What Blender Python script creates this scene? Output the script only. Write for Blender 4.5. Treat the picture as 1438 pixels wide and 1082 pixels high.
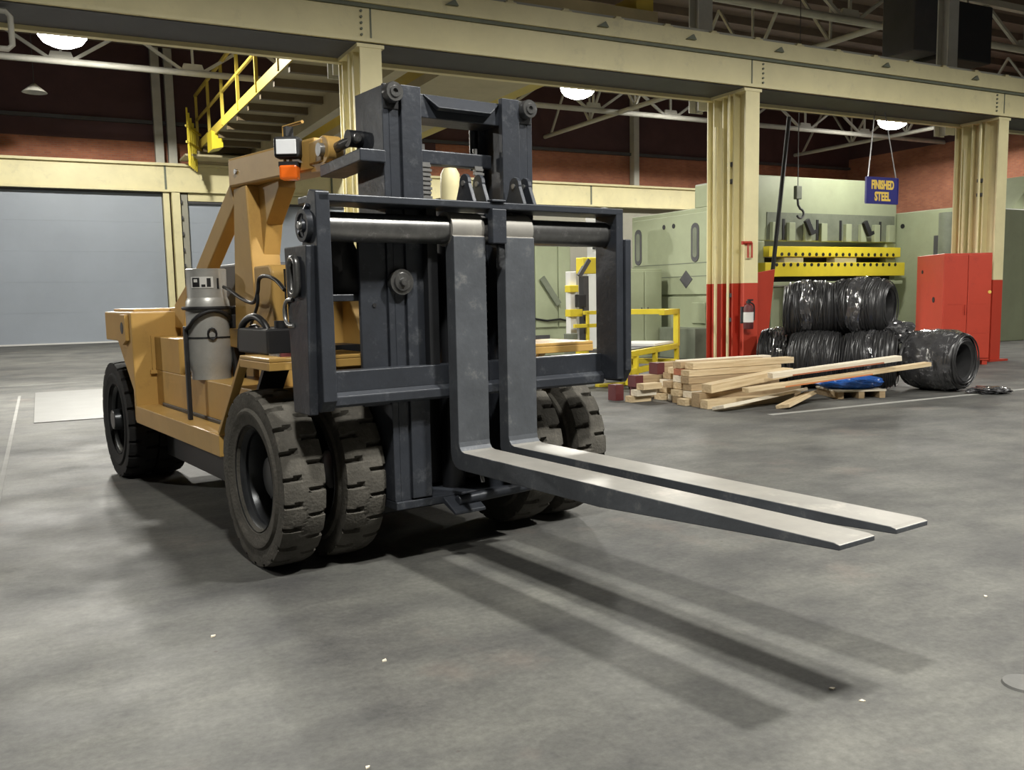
import bpy, bmesh, math, random
from mathutils import Vector, Matrix
for o in list(bpy.data.objects): bpy.data.objects.remove(o)
random.seed(7)
R = math.radians
scene = bpy.context.scene
COL = scene.collection

# ------------------------------------------------------------------ camera
F_PX = 1278.758; PITCH = R(6.4268); ROLL = R(1.0393); CAM_H = 1.6
cp, sp, cr, sr = math.cos(PITCH), math.sin(PITCH), math.cos(ROLL), math.sin(ROLL)
x0 = Vector((1, 0, 0)); up0 = Vector((0, sp, cp)); fw = Vector((0, cp, -sp))
Rc = cr * x0 - sr * up0; Uc = sr * x0 + cr * up0
cam_d = bpy.data.cameras.new('camera'); cam = bpy.data.objects.new('camera', cam_d); COL.objects.link(cam)
cam.matrix_world = Matrix(((Rc.x, Uc.x, -fw.x, 0), (Rc.y, Uc.y, -fw.y, 0), (Rc.z, Uc.z, -fw.z, CAM_H), (0, 0, 0, 1)))
cam_d.sensor_fit = 'HORIZONTAL'; cam_d.sensor_width = 36; cam_d.lens = F_PX / 1438 * 36
cam_d.shift_x = -11.689 / 1438; cam_d.shift_y = 18.288 / 1438; cam_d.clip_end = 300
scene.camera = cam

# ------------------------------------------------------------------ world and exposure
w = bpy.data.worlds.new('world'); scene.world = w; w.use_nodes = True
w.node_tree.nodes['Background'].inputs[0].default_value = (0.80, 0.88, 1.0, 1)
w.node_tree.nodes['Background'].inputs[1].default_value = 0.17
scene.view_settings.view_transform = 'Standard'; scene.view_settings.look = 'None'
scene.view_settings.gamma = 1; scene.view_settings.use_curve_mapping = False
scene.view_settings.exposure = 0.45

# building frame: bx along the crane runway, by away from the camera bay
BROT = R(27.6282); cB, sB = math.cos(BROT), math.sin(BROT)
def BW(x, y, z=0.0): return Vector((x * cB - y * sB, x * sB + y * cB, z))

LAMP_W = dict(near=2150, far=1050, back=3800)
def spot(name, loc, power, size=0.28, angle=166, col=(1.0, 0.97, 0.88), blend=0.25):
    d = bpy.data.lights.new(name, 'SPOT'); d.energy = power; d.spot_size = R(angle); d.spot_blend = blend
    d.shadow_soft_size = size; d.color = col
    o = bpy.data.objects.new(name, d); COL.objects.link(o); o.location = loc; return o
NEAR_LAMPS = [(0.3, 0.9, 8.0), (5.5, 0.9, 8.0), (12.0, 4.0, 8.0), (18.5, 4.0, 8.0)]  # first pair read from fork shadows, last pair added for even light
FAR_LAMPS = [(0.63, 16.9, 5.92), (10.38, 16.95, 5.92), (19.93, 16.95, 5.92), (30.0, 16.95, 5.92), (-9.0, 16.95, 5.92)]
ADDED_BACK_LAMPS = [(2.0, 30.5, 10.4), (13.5, 30.5, 10.4), (25.0, 30.5, 10.4), (36.0, 30.5, 10.4)]  # unseen lamps added behind the girder to light the back wall

# ------------------------------------------------------------------ materials
def mat(name, col, rough=0.6, metal=0.0, var=0.25, scale=4.0, bump=0.0, bscale=40.0, col2=None, spec=0.5, detail=6.0, emis=None, estr=0.0, alpha=1.0, trans=0.0, scuff_glint=None, scuff_glint_amt=0.6, scuff_glint_scale=6.0, rvar=0.0):
    m = bpy.data.materials.new(name); m.use_nodes = True
    nt = m.node_tree; b = nt.nodes['Principled BSDF']; L = nt.links.new
    b.inputs['Roughness'].default_value = rough; b.inputs['Metallic'].default_value = metal
    b.inputs['Specular IOR Level'].default_value = spec
    tc = nt.nodes.new('ShaderNodeTexCoord')
    n = nt.nodes.new('ShaderNodeTexNoise'); n.inputs['Scale'].default_value = scale; n.inputs['Detail'].default_value = detail
    n.inputs['Roughness'].default_value = 0.65
    L(tc.outputs['Object'], n.inputs['Vector'])
    rp = nt.nodes.new('ShaderNodeValToRGB'); rp.color_ramp.elements[0].position = 0.3; rp.color_ramp.elements[1].position = 0.72
    c2 = col2 if col2 else tuple(c * (1 - var) for c in col)
    rp.color_ramp.elements[0].color = (*c2, 1); rp.color_ramp.elements[1].color = (*col, 1)
    L(n.outputs['Fac'], rp.inputs['Fac'])
    out = rp.outputs['Color']
    if scuff_glint:
        n2 = nt.nodes.new('ShaderNodeTexNoise'); n2.inputs['Scale'].default_value = scuff_glint_scale; n2.inputs['Detail'].default_value = 9; n2.inputs['Roughness'].default_value = 0.75
        L(tc.outputs['Object'], n2.inputs['Vector'])
        r2 = nt.nodes.new('ShaderNodeValToRGB'); r2.color_ramp.elements[0].position = 0.56; r2.color_ramp.elements[1].position = 0.72
        L(n2.outputs['Fac'], r2.inputs['Fac'])
        mm = nt.nodes.new('ShaderNodeMath'); mm.operation = 'MULTIPLY'; mm.inputs[1].default_value = scuff_glint_amt
        L(r2.outputs['Color'], mm.inputs[0])
        mx = nt.nodes.new('ShaderNodeMixRGB'); mx.inputs['Color2'].default_value = (*scuff_glint, 1)
        L(mm.outputs[0], mx.inputs['Fac']); L(out, mx.inputs['Color1']); out = mx.outputs['Color']
    L(out, b.inputs['Base Color'])
    if rvar:
        ma = nt.nodes.new('ShaderNodeMath'); ma.operation = 'MULTIPLY_ADD'; ma.inputs[1].default_value = -rvar; ma.inputs[2].default_value = rough + rvar / 2
        L(n.outputs['Fac'], ma.inputs[0]); L(ma.outputs[0], b.inputs['Roughness'])
    if bump:
        n3 = nt.nodes.new('ShaderNodeTexNoise'); n3.inputs['Scale'].default_value = bscale; n3.inputs['Detail'].default_value = 4
        L(tc.outputs['Object'], n3.inputs['Vector'])
        bp = nt.nodes.new('ShaderNodeBump'); bp.inputs['Strength'].default_value = bump; bp.inputs['Distance'].default_value = 0.02
        L(n3.outputs['Fac'], bp.inputs['Height']); L(bp.outputs['Normal'], b.inputs['Normal'])
    if emis:
        b.inputs['Emission Color'].default_value = (*emis, 1); b.inputs['Emission Strength'].default_value = estr
    if trans: b.inputs['Transmission Weight'].default_value = trans
    if alpha < 1: b.inputs['Alpha'].default_value = alpha
    return m

def floor_mat():
    m = bpy.data.materials.new('worn_concrete'); m.use_nodes = True
    nt = m.node_tree; b = nt.nodes['Principled BSDF']; L = nt.links.new
    tc = nt.nodes.new('ShaderNodeTexCoord')
    def noise(s, d, r=0.6, stretch=None):
        n = nt.nodes.new('ShaderNodeTexNoise'); n.inputs['Scale'].default_value = s; n.inputs['Detail'].default_value = d; n.inputs['Roughness'].default_value = r
        if stretch:
            mp = nt.nodes.new('ShaderNodeMapping'); mp.inputs['Scale'].default_value = stretch; mp.inputs['Rotation'].default_value = (0, 0, R(25))
            L(tc.outputs['Object'], mp.inputs['Vector']); L(mp.outputs['Vector'], n.inputs['Vector'])
        else: L(tc.outputs['Object'], n.inputs['Vector'])
        return n
    def ramp(src, p0, p1, c0, c1):
        r = nt.nodes.new('ShaderNodeValToRGB'); r.color_ramp.elements[0].position = p0; r.color_ramp.elements[1].position = p1
        r.color_ramp.elements[0].color = (*c0, 1); r.color_ramp.elements[1].color = (*c1, 1); L(src, r.inputs['Fac']); return r.outputs['Color']
    def mix(f, a, c, mode='MIX', fv=None):
        x = nt.nodes.new('ShaderNodeMixRGB'); x.blend_type = mode
        if fv is not None: x.inputs['Fac'].default_value = fv
        else: L(f, x.inputs['Fac'])
        L(a, x.inputs['Color1'])
        if isinstance(c, tuple): x.inputs['Color2'].default_value = (*c, 1)
        else: L(c, x.inputs['Color2'])
        return x.outputs['Color']
    base = ramp(noise(0.75, 10, 0.68).outputs['Fac'], 0.34, 0.66, (0.078, 0.078, 0.078), (0.162, 0.162, 0.150))
    streak = ramp(noise(1.3, 7, 0.7, (0.7, 1.5, 1)).outputs['Fac'], 0.35, 0.7, (0.62, 0.62, 0.64), (1.18, 1.18, 1.14))
    c = mix(None, base, streak, 'MULTIPLY', 0.85)
    fine = ramp(noise(28, 6, 0.7).outputs['Fac'], 0.3, 0.75, (0.62, 0.62, 0.62), (1.22, 1.22, 1.22))
    c = mix(None, c, fine, 'MULTIPLY', 0.7)
    rust = ramp(noise(0.9, 6, 0.6).outputs['Fac'], 0.60, 0.78, (0, 0, 0), (0.45, 0.45, 0.45))
    c = mix(rust, c, (0.22, 0.17, 0.145))
    oil = ramp(noise(0.42, 5, 0.55).outputs['Fac'], 0.60, 0.72, (0, 0, 0), (0.55, 0.55, 0.55))
    c = mix(oil, c, (0.07, 0.07, 0.07))
    v = nt.nodes.new('ShaderNodeTexVoronoi'); v.inputs['Scale'].default_value = 2.2; v.inputs['Randomness'].default_value = 1
    L(tc.outputs['Object'], v.inputs['Vector'])
    speck = ramp(v.outputs['Distance'], 0.012, 0.03, (0.8, 0.8, 0.8), (0, 0, 0))
    c = mix(speck, c, (0.06, 0.05, 0.045))
    L(c, b.inputs['Base Color'])
    rr = ramp(noise(1.1, 6).outputs['Fac'], 0.3, 0.7, (0.58, 0.58, 0.58), (0.80, 0.80, 0.80)); L(rr, b.inputs['Roughness']); b.inputs['Specular IOR Level'].default_value = 0.35
    bp = nt.nodes.new('ShaderNodeBump'); bp.inputs['Strength'].default_value = 0.12; bp.inputs['Distance'].default_value = 0.01
    L(noise(18, 6, 0.7).outputs['Fac'], bp.inputs['Height']); L(bp.outputs['Normal'], b.inputs['Normal'])
    return m

def brick_mat():
    m = bpy.data.materials.new('red_brick'); m.use_nodes = True
    nt = m.node_tree; b = nt.nodes['Principled BSDF']; L = nt.links.new
    tc = nt.nodes.new('ShaderNodeTexCoord'); mp = nt.nodes.new('ShaderNodeMapping'); mp.inputs['Rotation'].default_value = (R(-90), 0, 0)
    sx = nt.nodes.new('ShaderNodeSeparateXYZ'); cx = nt.nodes.new('ShaderNodeCombineXYZ'); ad = nt.nodes.new('ShaderNodeMath'); ad.operation = 'ADD'
    L(tc.outputs['Object'], sx.inputs[0]); L(sx.outputs['X'], ad.inputs[0]); L(sx.outputs['Y'], ad.inputs[1])
    L(ad.outputs[0], cx.inputs['X']); L(sx.outputs['Z'], cx.inputs['Y'])
    bt = nt.nodes.new('ShaderNodeTexBrick'); bt.inputs['Scale'].default_value = 1
    bt.inputs['Brick Width'].default_value = 0.24; bt.inputs['Row Height'].default_value = 0.08; bt.inputs['Mortar Size'].default_value = 0.008
    bt.inputs['Color1'].default_value = (0.42, 0.16, 0.085, 1); bt.inputs['Color2'].default_value = (0.33, 0.12, 0.07, 1); bt.inputs['Mortar'].default_value = (0.30, 0.18, 0.13, 1)
    L(cx.outputs[0], bt.inputs['Vector'])
    n = nt.nodes.new('ShaderNodeTexNoise'); n.inputs['Scale'].default_value = 0.7; n.inputs['Detail'].default_value = 6; L(tc.outputs['Object'], n.inputs['Vector'])
    mx = nt.nodes.new('ShaderNodeMixRGB'); mx.blend_type = 'MULTIPLY'; mx.inputs['Fac'].default_value = 0.7
    rp = nt.nodes.new('ShaderNodeValToRGB'); rp.color_ramp.elements[0].color = (0.55, 0.5, 0.5, 1); rp.color_ramp.elements[1].color = (1.1, 1.1, 1.1, 1); rp.color_ramp.elements[0].position = 0.3; rp.color_ramp.elements[1].position = 0.7
    L(n.outputs['Fac'], rp.inputs['Fac']); L(bt.outputs['Color'], mx.inputs['Color1']); L(rp.outputs['Color'], mx.inputs['Color2'])
    L(mx.outputs['Color'], b.inputs['Base Color']); b.inputs['Roughness'].default_value = 0.9
    return m

def two_tone(name, low, high, zsplit):          # a column painted red to head height and cream above
    m = mat(name, high, 0.55, 0, 0.15, 1.5)
    nt = m.node_tree; b = nt.nodes['Principled BSDF']; L = nt.links.new
    src = b.inputs['Base Color'].links[0].from_socket
    tc = nt.nodes.new('ShaderNodeTexCoord'); s = nt.nodes.new('ShaderNodeSeparateXYZ'); L(tc.outputs['Object'], s.inputs[0])
    c = nt.nodes.new('ShaderNodeMath'); c.operation = 'LESS_THAN'; c.inputs[1].default_value = zsplit; L(s.outputs['Z'], c.inputs[0])
    mx = nt.nodes.new('ShaderNodeMixRGB'); mx.inputs['Color2'].default_value = (*low, 1)
    L(c.outputs[0], mx.inputs['Fac']); L(src, mx.inputs['Color1']); L(mx.outputs['Color'], b.inputs['Base Color'])
    return m

def wood_mat(name, col, col2):
    m = mat(name, col, 0.8, 0, 0.3, 3, col2=col2)
    nt = m.node_tree; n = [x for x in nt.nodes if x.type == 'TEX_NOISE'][0]
    mp = nt.nodes.new('ShaderNodeMapping'); mp.inputs['Scale'].default_value = (0.6, 12, 12)
    tc = [x for x in nt.nodes if x.type == 'TEX_COORD'][0]
    nt.links.new(tc.outputs['Object'], mp.inputs['Vector']); nt.links.new(mp.outputs['Vector'], n.inputs['Vector'])
    return m

RED = (0.46, 0.045, 0.022)
CREAM = (0.78, 0.71, 0.42)
M = dict(
    floor=floor_mat(), brick=brick_mat(),
    yellow=mat('yellow_truck_paint', (0.54, 0.335, 0.100), 0.42, 0, 0.18, 2.2, col2=(0.44, 0.265, 0.076), scuff_glint=(0.20, 0.12, 0.05), scuff_glint_amt=0.35, scuff_glint_scale=3),
    black=mat('black_mast_paint', (0.046, 0.052, 0.066), 0.40, 0.25, 0.4, 3.0, bump=0.10, bscale=25, scuff_glint=(0.16, 0.17, 0.185), scuff_glint_amt=0.55, scuff_glint_scale=7, rvar=0.25),
    blackdk=mat('black_grease', (0.014, 0.015, 0.018), 0.45, 0.1, 0.4, 5),
    fork=mat('worn_fork_steel', (0.135, 0.147, 0.168), 0.42, 0.35, 0.45, 2.5, bump=0.12, bscale=30, scuff_glint=(0.34, 0.34, 0.33), scuff_glint_amt=0.6, scuff_glint_scale=5, rvar=0.2),
    blade=mat('scraped_fork_blade', (0.34, 0.325, 0.30), 0.45, 0.25, 0.35, 4, col2=(0.25, 0.245, 0.23), scuff_glint=(0.60, 0.56, 0.50), scuff_glint_amt=0.5, scuff_glint_scale=3),
    shaft=mat('bright_steel_shaft', (0.20, 0.20, 0.20), 0.30, 0.75, 0.4, 9, scuff_glint=(0.55, 0.55, 0.55), scuff_glint_amt=0.5, scuff_glint_scale=14),
    steel=mat('plain_steel', (0.36, 0.36, 0.36), 0.38, 0.7, 0.3, 8),
    tyre=mat('dusty_tyre_rubber', (0.115, 0.108, 0.095), 0.88, 0, 0.45, 7, bump=0.3, bscale=60, spec=0.2, scuff_glint=(0.19, 0.175, 0.15), scuff_glint_amt=0.6, scuff_glint_scale=9),
    tyredk=mat('shaded_tyre_rubber', (0.030, 0.030, 0.031), 0.85, 0, 0.4, 7, bump=0.3, bscale=60, spec=0.2),  # darker copy for the rear tyres, their shade put into the colour
    rim=mat('dark_rim_steel', (0.060, 0.064, 0.070), 0.32, 0.5, 0.4, 6),
    cream=mat('cream_steel_paint', CREAM, 0.5, 0, 0.14, 1.2, scuff_glint=(0.45, 0.41, 0.26), scuff_glint_amt=0.45, scuff_glint_scale=2.5),
    creamcol=two_tone('cream_and_red_column_paint', RED, CREAM, 1.75),
    truss=mat('pale_grey_truss_paint', (0.50, 0.49, 0.43), 0.6, 0, 0.2, 2),
    deck=mat('brown_roof_deck', (0.20, 0.155, 0.125), 0.85, 0, 0.35, 0.8),
    panel=mat('dark_maroon_panel', (0.085, 0.040, 0.042), 0.8, 0, 0.3, 0.7),
    door=mat('blue_grey_door', (0.35, 0.39, 0.45), 0.5, 0, 0.12, 0.5),
    wall=mat('grey_plaster', (0.36, 0.35, 0.29), 0.8, 0, 0.2, 0.6),
    green=mat('pale_green_machine', (0.31, 0.345, 0.225), 0.5, 0, 0.15, 1.3, scuff_glint=(0.22, 0.24, 0.17), scuff_glint_amt=0.4, scuff_glint_scale=2),
    greendk=mat('grimy_green', (0.17, 0.19, 0.14), 0.6, 0, 0.35, 2.2),
    safety=mat('safety_yellow', (0.72, 0.58, 0.035), 0.45, 0, 0.15, 2),
    craney=mat('crane_yellow', (0.60, 0.46, 0.07), 0.5, 0, 0.2, 0.8),
    joist=mat('brown_joist_paint', (0.17, 0.125, 0.065), 0.7, 0, 0.3, 1),
    drain=mat('dull_drain_iron', (0.15, 0.15, 0.145), 0.7, 0.1, 0.3, 6),
    cranebr=mat('crane_beige', (0.52, 0.45, 0.28), 0.6, 0, 0.25, 0.8),
    red=mat('red_cabinet_paint', (0.52, 0.055, 0.028), 0.45, 0, 0.12, 1.5, scuff_glint=(0.30, 0.03, 0.02), scuff_glint_amt=0.5, scuff_glint_scale=4),
    redp=mat('red_paint', RED, 0.5, 0, 0.15, 2),
    darkgrey=mat('dark_grey_paint', (0.07, 0.07, 0.075), 0.6, 0, 0.3, 2),
    black2=mat('matte_black', (0.012, 0.012, 0.014), 0.6, 0, 0.2, 4),
    hose=mat('black_rubber_hose', (0.016, 0.016, 0.017), 0.45, 0, 0.2, 4),
    tank=mat('aluminium_tank', (0.50, 0.50, 0.48), 0.38, 0.35, 0.25, 5, scuff_glint=(0.30, 0.30, 0.28), scuff_glint_amt=0.5, scuff_glint_scale=6),
    white=mat('white_paint', (0.72, 0.72, 0.70), 0.5, 0, 0.08, 3),
    lens=mat('clear_lamp_lens', (0.75, 0.77, 0.80), 0.2, 0, 0.1, 6, emis=(1, 1, 1), estr=0.04),
    orange=mat('orange_lens', (0.75, 0.13, 0.015), 0.2, 0, 0.15, 8, emis=(1, 0.22, 0.02), estr=0.12),
    blue=mat('dark_blue_sign', (0.030, 0.030, 0.20), 0.45, 0, 0.1, 4),
    letter=mat('sign_yellow', (0.85, 0.60, 0.12), 0.5, 0, 0.05, 4),
    tarp=mat('bright_blue_plastic', (0.03, 0.15, 0.60), 0.30, 0, 0.4, 7, bump=0.5, bscale=14, scuff_glint=(0.35, 0.45, 0.65), scuff_glint_amt=0.6, scuff_glint_scale=9),
    wire=mat('black_annealed_wire', (0.070, 0.070, 0.073), 0.36, 0.45, 0.4, 6),
    wrap=mat('black_stretch_wrap', (0.075, 0.075, 0.08), 0.13, 0, 0.5, 7, bump=1.0, bscale=7, spec=1.0, scuff_glint=(0.62, 0.62, 0.64), scuff_glint_amt=0.7, scuff_glint_scale=7),  # pale noise patches paint the plastic's highlights into the colour
    wood=wood_mat('pale_pine', (0.74, 0.61, 0.40), (0.46, 0.33, 0.18)),
    wood2=wood_mat('weathered_wood', (0.48, 0.36, 0.21), (0.30, 0.21, 0.12)),
    wood3=wood_mat('whitish_board', (0.82, 0.76, 0.63), (0.62, 0.54, 0.41)),
    wood4=wood_mat('red_stained_board', (0.42, 0.15, 0.08), (0.28, 0.10, 0.05)),
    edgeorange=wood_mat('orange_stained_edge', (0.62, 0.22, 0.07), (0.45, 0.16, 0.06)),
    redend=mat('red_end_paint', (0.105, 0.017, 0.02), 0.6, 0, 0.2, 5),
    plate=mat('dull_steel_floor_plate', (0.165, 0.165, 0.16), 0.5, 0.2, 0.2, 2),
    paint_line=mat('worn_white_floor_paint', (0.42, 0.42, 0.40), 0.7, 0, 0.4, 3),
    seam=mat('floor_joint_filler', (0.26, 0.26, 0.25), 0.8, 0, 0.3, 3),
    lampglow=mat('lit_lamp_diffuser', (1, 1, 1), 0.5, 0, 0, 1, emis=(1.0, 0.99, 0.97), estr=26.0),
    alum=mat('lamp_housing_aluminium', (0.45, 0.45, 0.45), 0.45, 0.5, 0.2, 5),
)

# ------------------------------------------------------------------ mesh helpers
class MB:
    def __init__(s): s.v = []; s.f = []
    def add(s, vs, fs):
        k = len(s.v); s.v += [tuple(p) for p in vs]; s.f += [tuple(i + k for i in f) for f in fs]; return s
    def box(s, x0, x1, y0, y1, z0, z1):
        if x0 > x1: x0, x1 = x1, x0
        if y0 > y1: y0, y1 = y1, y0
        if z0 > z1: z0, z1 = z1, z0
        return s.add([(x0, y0, z0), (x1, y0, z0), (x1, y1, z0), (x0, y1, z0), (x0, y0, z1), (x1, y0, z1), (x1, y1, z1), (x0, y1, z1)],
                     [(0, 3, 2, 1), (4, 5, 6, 7), (0, 1, 5, 4), (1, 2, 6, 5), (2, 3, 7, 6), (3, 0, 4, 7)])
    def bar(s, p0, p1, wd, ht, up=(0, 0, 1)):
        p0, p1 = Vector(p0), Vector(p1); d = (p1 - p0).normalized(); u = Vector(up)
        if abs(d.dot(u)) > 0.98: u = Vector((1, 0, 0))
        a = d.cross(u).normalized() * wd / 2; b = a.cross(d).normalized() * ht / 2
        vs = [p + i * a + j * b for p in (p0, p1) for i, j in ((-1, -1), (1, -1), (1, 1), (-1, 1))]
        return s.add(vs, [(0, 1, 2, 3), (7, 6, 5, 4), (0, 4, 5, 1), (1, 5, 6, 2), (2, 6, 7, 3), (3, 7, 4, 0)])
    def cyl(s, p0, p1, r0, r1=None, n=16, caps=True):
        if r1 is None: r1 = r0
        p0, p1 = Vector(p0), Vector(p1); d = (p1 - p0).normalized()
        u = Vector((0, 0, 1)) if abs(d.z) < 0.9 else Vector((1, 0, 0))
        a = d.cross(u).normalized(); b = d.cross(a)
        vs = []
        for p, r in ((p0, r0), (p1, r1)):
            for i in range(n):
                t = 2 * math.pi * i / n; vs.append(p + (a * math.cos(t) + b * math.sin(t)) * r)
        fs = [(i, (i + 1) % n, n + (i + 1) % n, n + i) for i in range(n)]
        if caps: fs += [tuple(range(n - 1, -1, -1)), tuple(range(n, 2 * n))]
        return s.add(vs, fs)
    def tube(s, path, r, n=8, closed=False):
        path = [Vector(p) for p in path]; m = len(path); vs = []; prev = None
        for i, p in enumerate(path):
            a = path[(i - 1) % m] if (closed or i > 0) else p; b = path[(i + 1) % m] if (closed or i < m - 1) else p
            d = (b - a).normalized()
            if prev is None:
                u = Vector((0, 0, 1)) if abs(d.z) < 0.9 else Vector((1, 0, 0)); x = d.cross(u).normalized()
            else:
                x = (prev - d * prev.dot(d)).normalized()
            prev = x; y = d.cross(x)
            for k in range(n):
                t = 2 * math.pi * k / n; vs.append(p + (x * math.cos(t) + y * math.sin(t)) * r)
        fs = []
        for i in range(m if closed else m - 1):
            for k in range(n):
                j = (i + 1) % m; fs.append((i * n + k, i * n + (k + 1) % n, j * n + (k + 1) % n, j * n + k))
        if not closed: fs += [tuple(range(n - 1, -1, -1)), tuple((m - 1) * n + k for k in range(n))]
        return s.add(vs, fs)
    def prism(s, poly, axis, a0, a1):
        # poly: 2d points; axis 'x': (y,z), 'y': (x,z), 'z': (x,y)
        def P(q, a):
            return {'x': (a, q[0], q[1]), 'y': (q[0], a, q[1]), 'z': (q[0], q[1], a)}[axis]
        n = len(poly); vs = [P(q, a0) for q in poly] + [P(q, a1) for q in poly]
        fs = [tuple(range(n - 1, -1, -1)), tuple(range(n, 2 * n))] + [(i, (i + 1) % n, n + (i + 1) % n, n + i) for i in range(n)]
        return s.add(vs, fs)
    def lathe(s, prof, axis, c=(0, 0, 0), n=32, closed=False):
        # prof: (radius, offset along axis)
        c = Vector(c); ax = Vector({'x': (1, 0, 0), 'y': (0, 1, 0), 'z': (0, 0, 1)}[axis])
        a = Vector({'x': (0, 1, 0), 'y': (0, 0, 1), 'z': (1, 0, 0)}[axis]); b = ax.cross(a)
        m = len(prof); vs = []
        for i in range(n):
            t = 2 * math.pi * i / n; e = a * math.cos(t) + b * math.sin(t)
            for r, h in prof: vs.append(c + e * r + ax * h)
        fs = []
        for i in range(n):
            j = (i + 1) % n
            for k in range(m if closed else m - 1):
                l = (k + 1) % m; fs.append((i * m + k, i * m + l, j * m + l, j * m + k))
        return s.add(vs, fs)
    def build(s, name, m, parent=None, bevel=0.0, smooth=None, loc=None, rotz=None):
        me = bpy.data.meshes.new(name); me.from_pydata(s.v, [], s.f)
        bm = bmesh.new(); bm.from_mesh(me); bmesh.ops.recalc_face_normals(bm, faces=bm.faces); bm.to_mesh(me); bm.free()
        if m is not None: me.materials.append(M[m] if isinstance(m, str) else m)
        if smooth is not None:
            me.polygons.foreach_set('use_smooth', [True] * len(me.polygons)); me.set_sharp_from_angle(angle=R(smooth))
        o = bpy.data.objects.new(name, me); COL.objects.link(o)
        if parent: o.parent = parent
        if loc is not None: o.location = loc
        if rotz is not None: o.rotation_euler = (0, 0, rotz)
        if bevel:
            b = o.modifiers.new('bevel', 'BEVEL'); b.width = bevel; b.segments = 2; b.limit_method = 'ANGLE'; b.angle_limit = R(40)
        return o

def tag(o, label, cat, group=None, kind=None):
    if label: o['label'] = label
    if cat: o['category'] = cat
    if group: o['group'] = group
    if kind: o['kind'] = kind
    return o
def thing(name, label, cat, loc=(0, 0, 0), rotz=0.0, group=None, kind=None):
    o = bpy.data.objects.new(name, None); COL.objects.link(o); o.empty_display_size = 0.2
    o.location = loc; o.rotation_euler = (0, 0, rotz); return tag(o, label, cat, group, kind)
def struct(name, mb, m, label=None, parent=None, bevel=0.0, smooth=None):
    o = mb.build(name, m, parent, bevel, smooth)
    if parent is None:
        o.rotation_euler = (0, 0, BROT); o['kind'] = 'structure'
        if label: o['label'] = label
    return o
def bthing(name, label, cat, x, y, z=0.0, group=None, kind=None, rot=0.0):
    return thing(name, label, cat, BW(x, y, z), BROT + rot, group, kind)
def arc(cx, cy, r, a0, a1, n):
    return [(cx + r * math.cos(R(a0 + (a1 - a0) * i / n)), cy + r * math.sin(R(a0 + (a1 - a0) * i / n))) for i in range(n + 1)]

# ================================================================== THE SETTING
struct('floor', MB().box(-26, 46, -14, 41.2, -0.3, 0.0), 'floor', 'worn grey concrete factory floor with stains')
ceil = struct('ceiling', MB().box(-26, 46, -14, 41.2, 12.0, 12.25), 'deck', 'dark brown roof deck high above the hall')
for i in range(17):
    y = 16.0 + i * 1.5
    struct('purlin', MB().box(-10, 44, y - 0.06, y + 0.06, 11.72, 11.999), 'deck', parent=ceil)
wb = struct('wall_back', MB().box(-26, 44.3, 40.7, 41.1, 0, 8.9), 'brick', 'brick back wall above the loading doors')
struct('upper_panel', MB().box(-26, 44.0, 40.6, 40.7, 8.9, 12.0), 'panel', parent=wb)
struct('dark_ledge', MB().box(-26, 44.0, 40.45, 40.7, 8.78, 8.92), 'darkgrey', parent=wb)
wr = struct('wall_right', MB().box(44.0, 44.4, 4, 40.7, 0, 9.4), 'brick', 'red brick side wall beyond the presses')
struct('upper_panel', MB().box(43.95, 44.1, 4, 40.6, 9.4, 12.0), 'panel', parent=wr)
struct('wall_left', MB().box(-26.4, -26, -14, 41.1, 0, 12.0), 'panel', 'dark maroon side wall at the near end of the hall')
struct('wall_front', MB().box(-26, 46, -14.4, -14, 0, 12.0), 'wall', 'grey plaster wall closing the near bay')
# maroon sheet painting the dim light on the left back wall's brick
struct('left_brick_shade', MB().box(-26, 17.0, 40.62, 40.7, 8.1, 8.9), 'panel', parent=wb)
struct('lower_wall_facing', MB().box(13.4, 44.0, 40.6, 40.7, 0, 6.1), 'wall', parent=wb)
# far crane runway band above the doors
tr1 = struct('trim_1', MB().box(-26, 44, 40.15, 40.6, 6.14, 7.1), 'cream', 'cream runway beam along the back wall above the doors', bevel=0.02)
struct('top_flange', MB().box(-26, 44, 40.0, 40.62, 7.1, 7.2), 'cream', parent=tr1)
struct('bottom_flange', MB().box(-26, 44, 40.05, 40.62, 6.06, 6.14), 'cream', parent=tr1)
for bx in (-2.0, 4.9, 11.8, 18.7, 25.3, 32.0):
    struct('joint_seam', MB().box(bx - 0.04, bx + 0.04, 40.12, 40.16, 6.15, 7.1), 'greendk', parent=tr1)
# loading doors
def rolldoor(name, x0, x1, h, label):
    d = struct(name, MB().box(x0, x1, 40.52, 40.6, 0.05, h), 'door', label)
    z = 0.05
    while z < h - 0.2:
        struct('door_section', MB().box(x0, x1, 40.47, 40.52, z, min(z + 1.2, h) - 0.003), 'door', parent=d); z += 1.2
    struct('bottom_seal', MB().box(x0, x1, 40.45, 40.53, 0, 0.06), 'white', parent=d)
    struct('head_rail', MB().box(x0, x1, 40.3, 40.52, h - 0.02, h + 0.12), 'darkgrey', parent=d)  # dark grey rail along the door head
    return d
rolldoor('door_1', -9.0, 4.75, 6.0, 'large pale blue grey sectional loading door')
rolldoor('door_2', 5.75, 13.4, 5.65, 'blue grey loading door seen behind the yellow post')
struct('trim_2', MB().box(5.75, 13.4, 40.25, 40.6, 5.72, 6.05), 'cream', 'cream lintel over the second loading door', bevel=0.02)
jb = struct('trim_3', MB().box(4.78, 5.02, 40.2, 40.55, 0, 6.05), 'cream', 'cream door jamb posts between the two loading doors', bevel=0.01)
struct('jamb_post', MB().box(5.1, 5.42, 40.1, 40.5, 0, 6.05), 'cream', parent=jb, bevel=0.01)
struct('jamb_post', MB().box(5.48, 5.72, 40.25, 40.55, 0, 6.0), 'wall', parent=jb, bevel=0.01)
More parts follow.
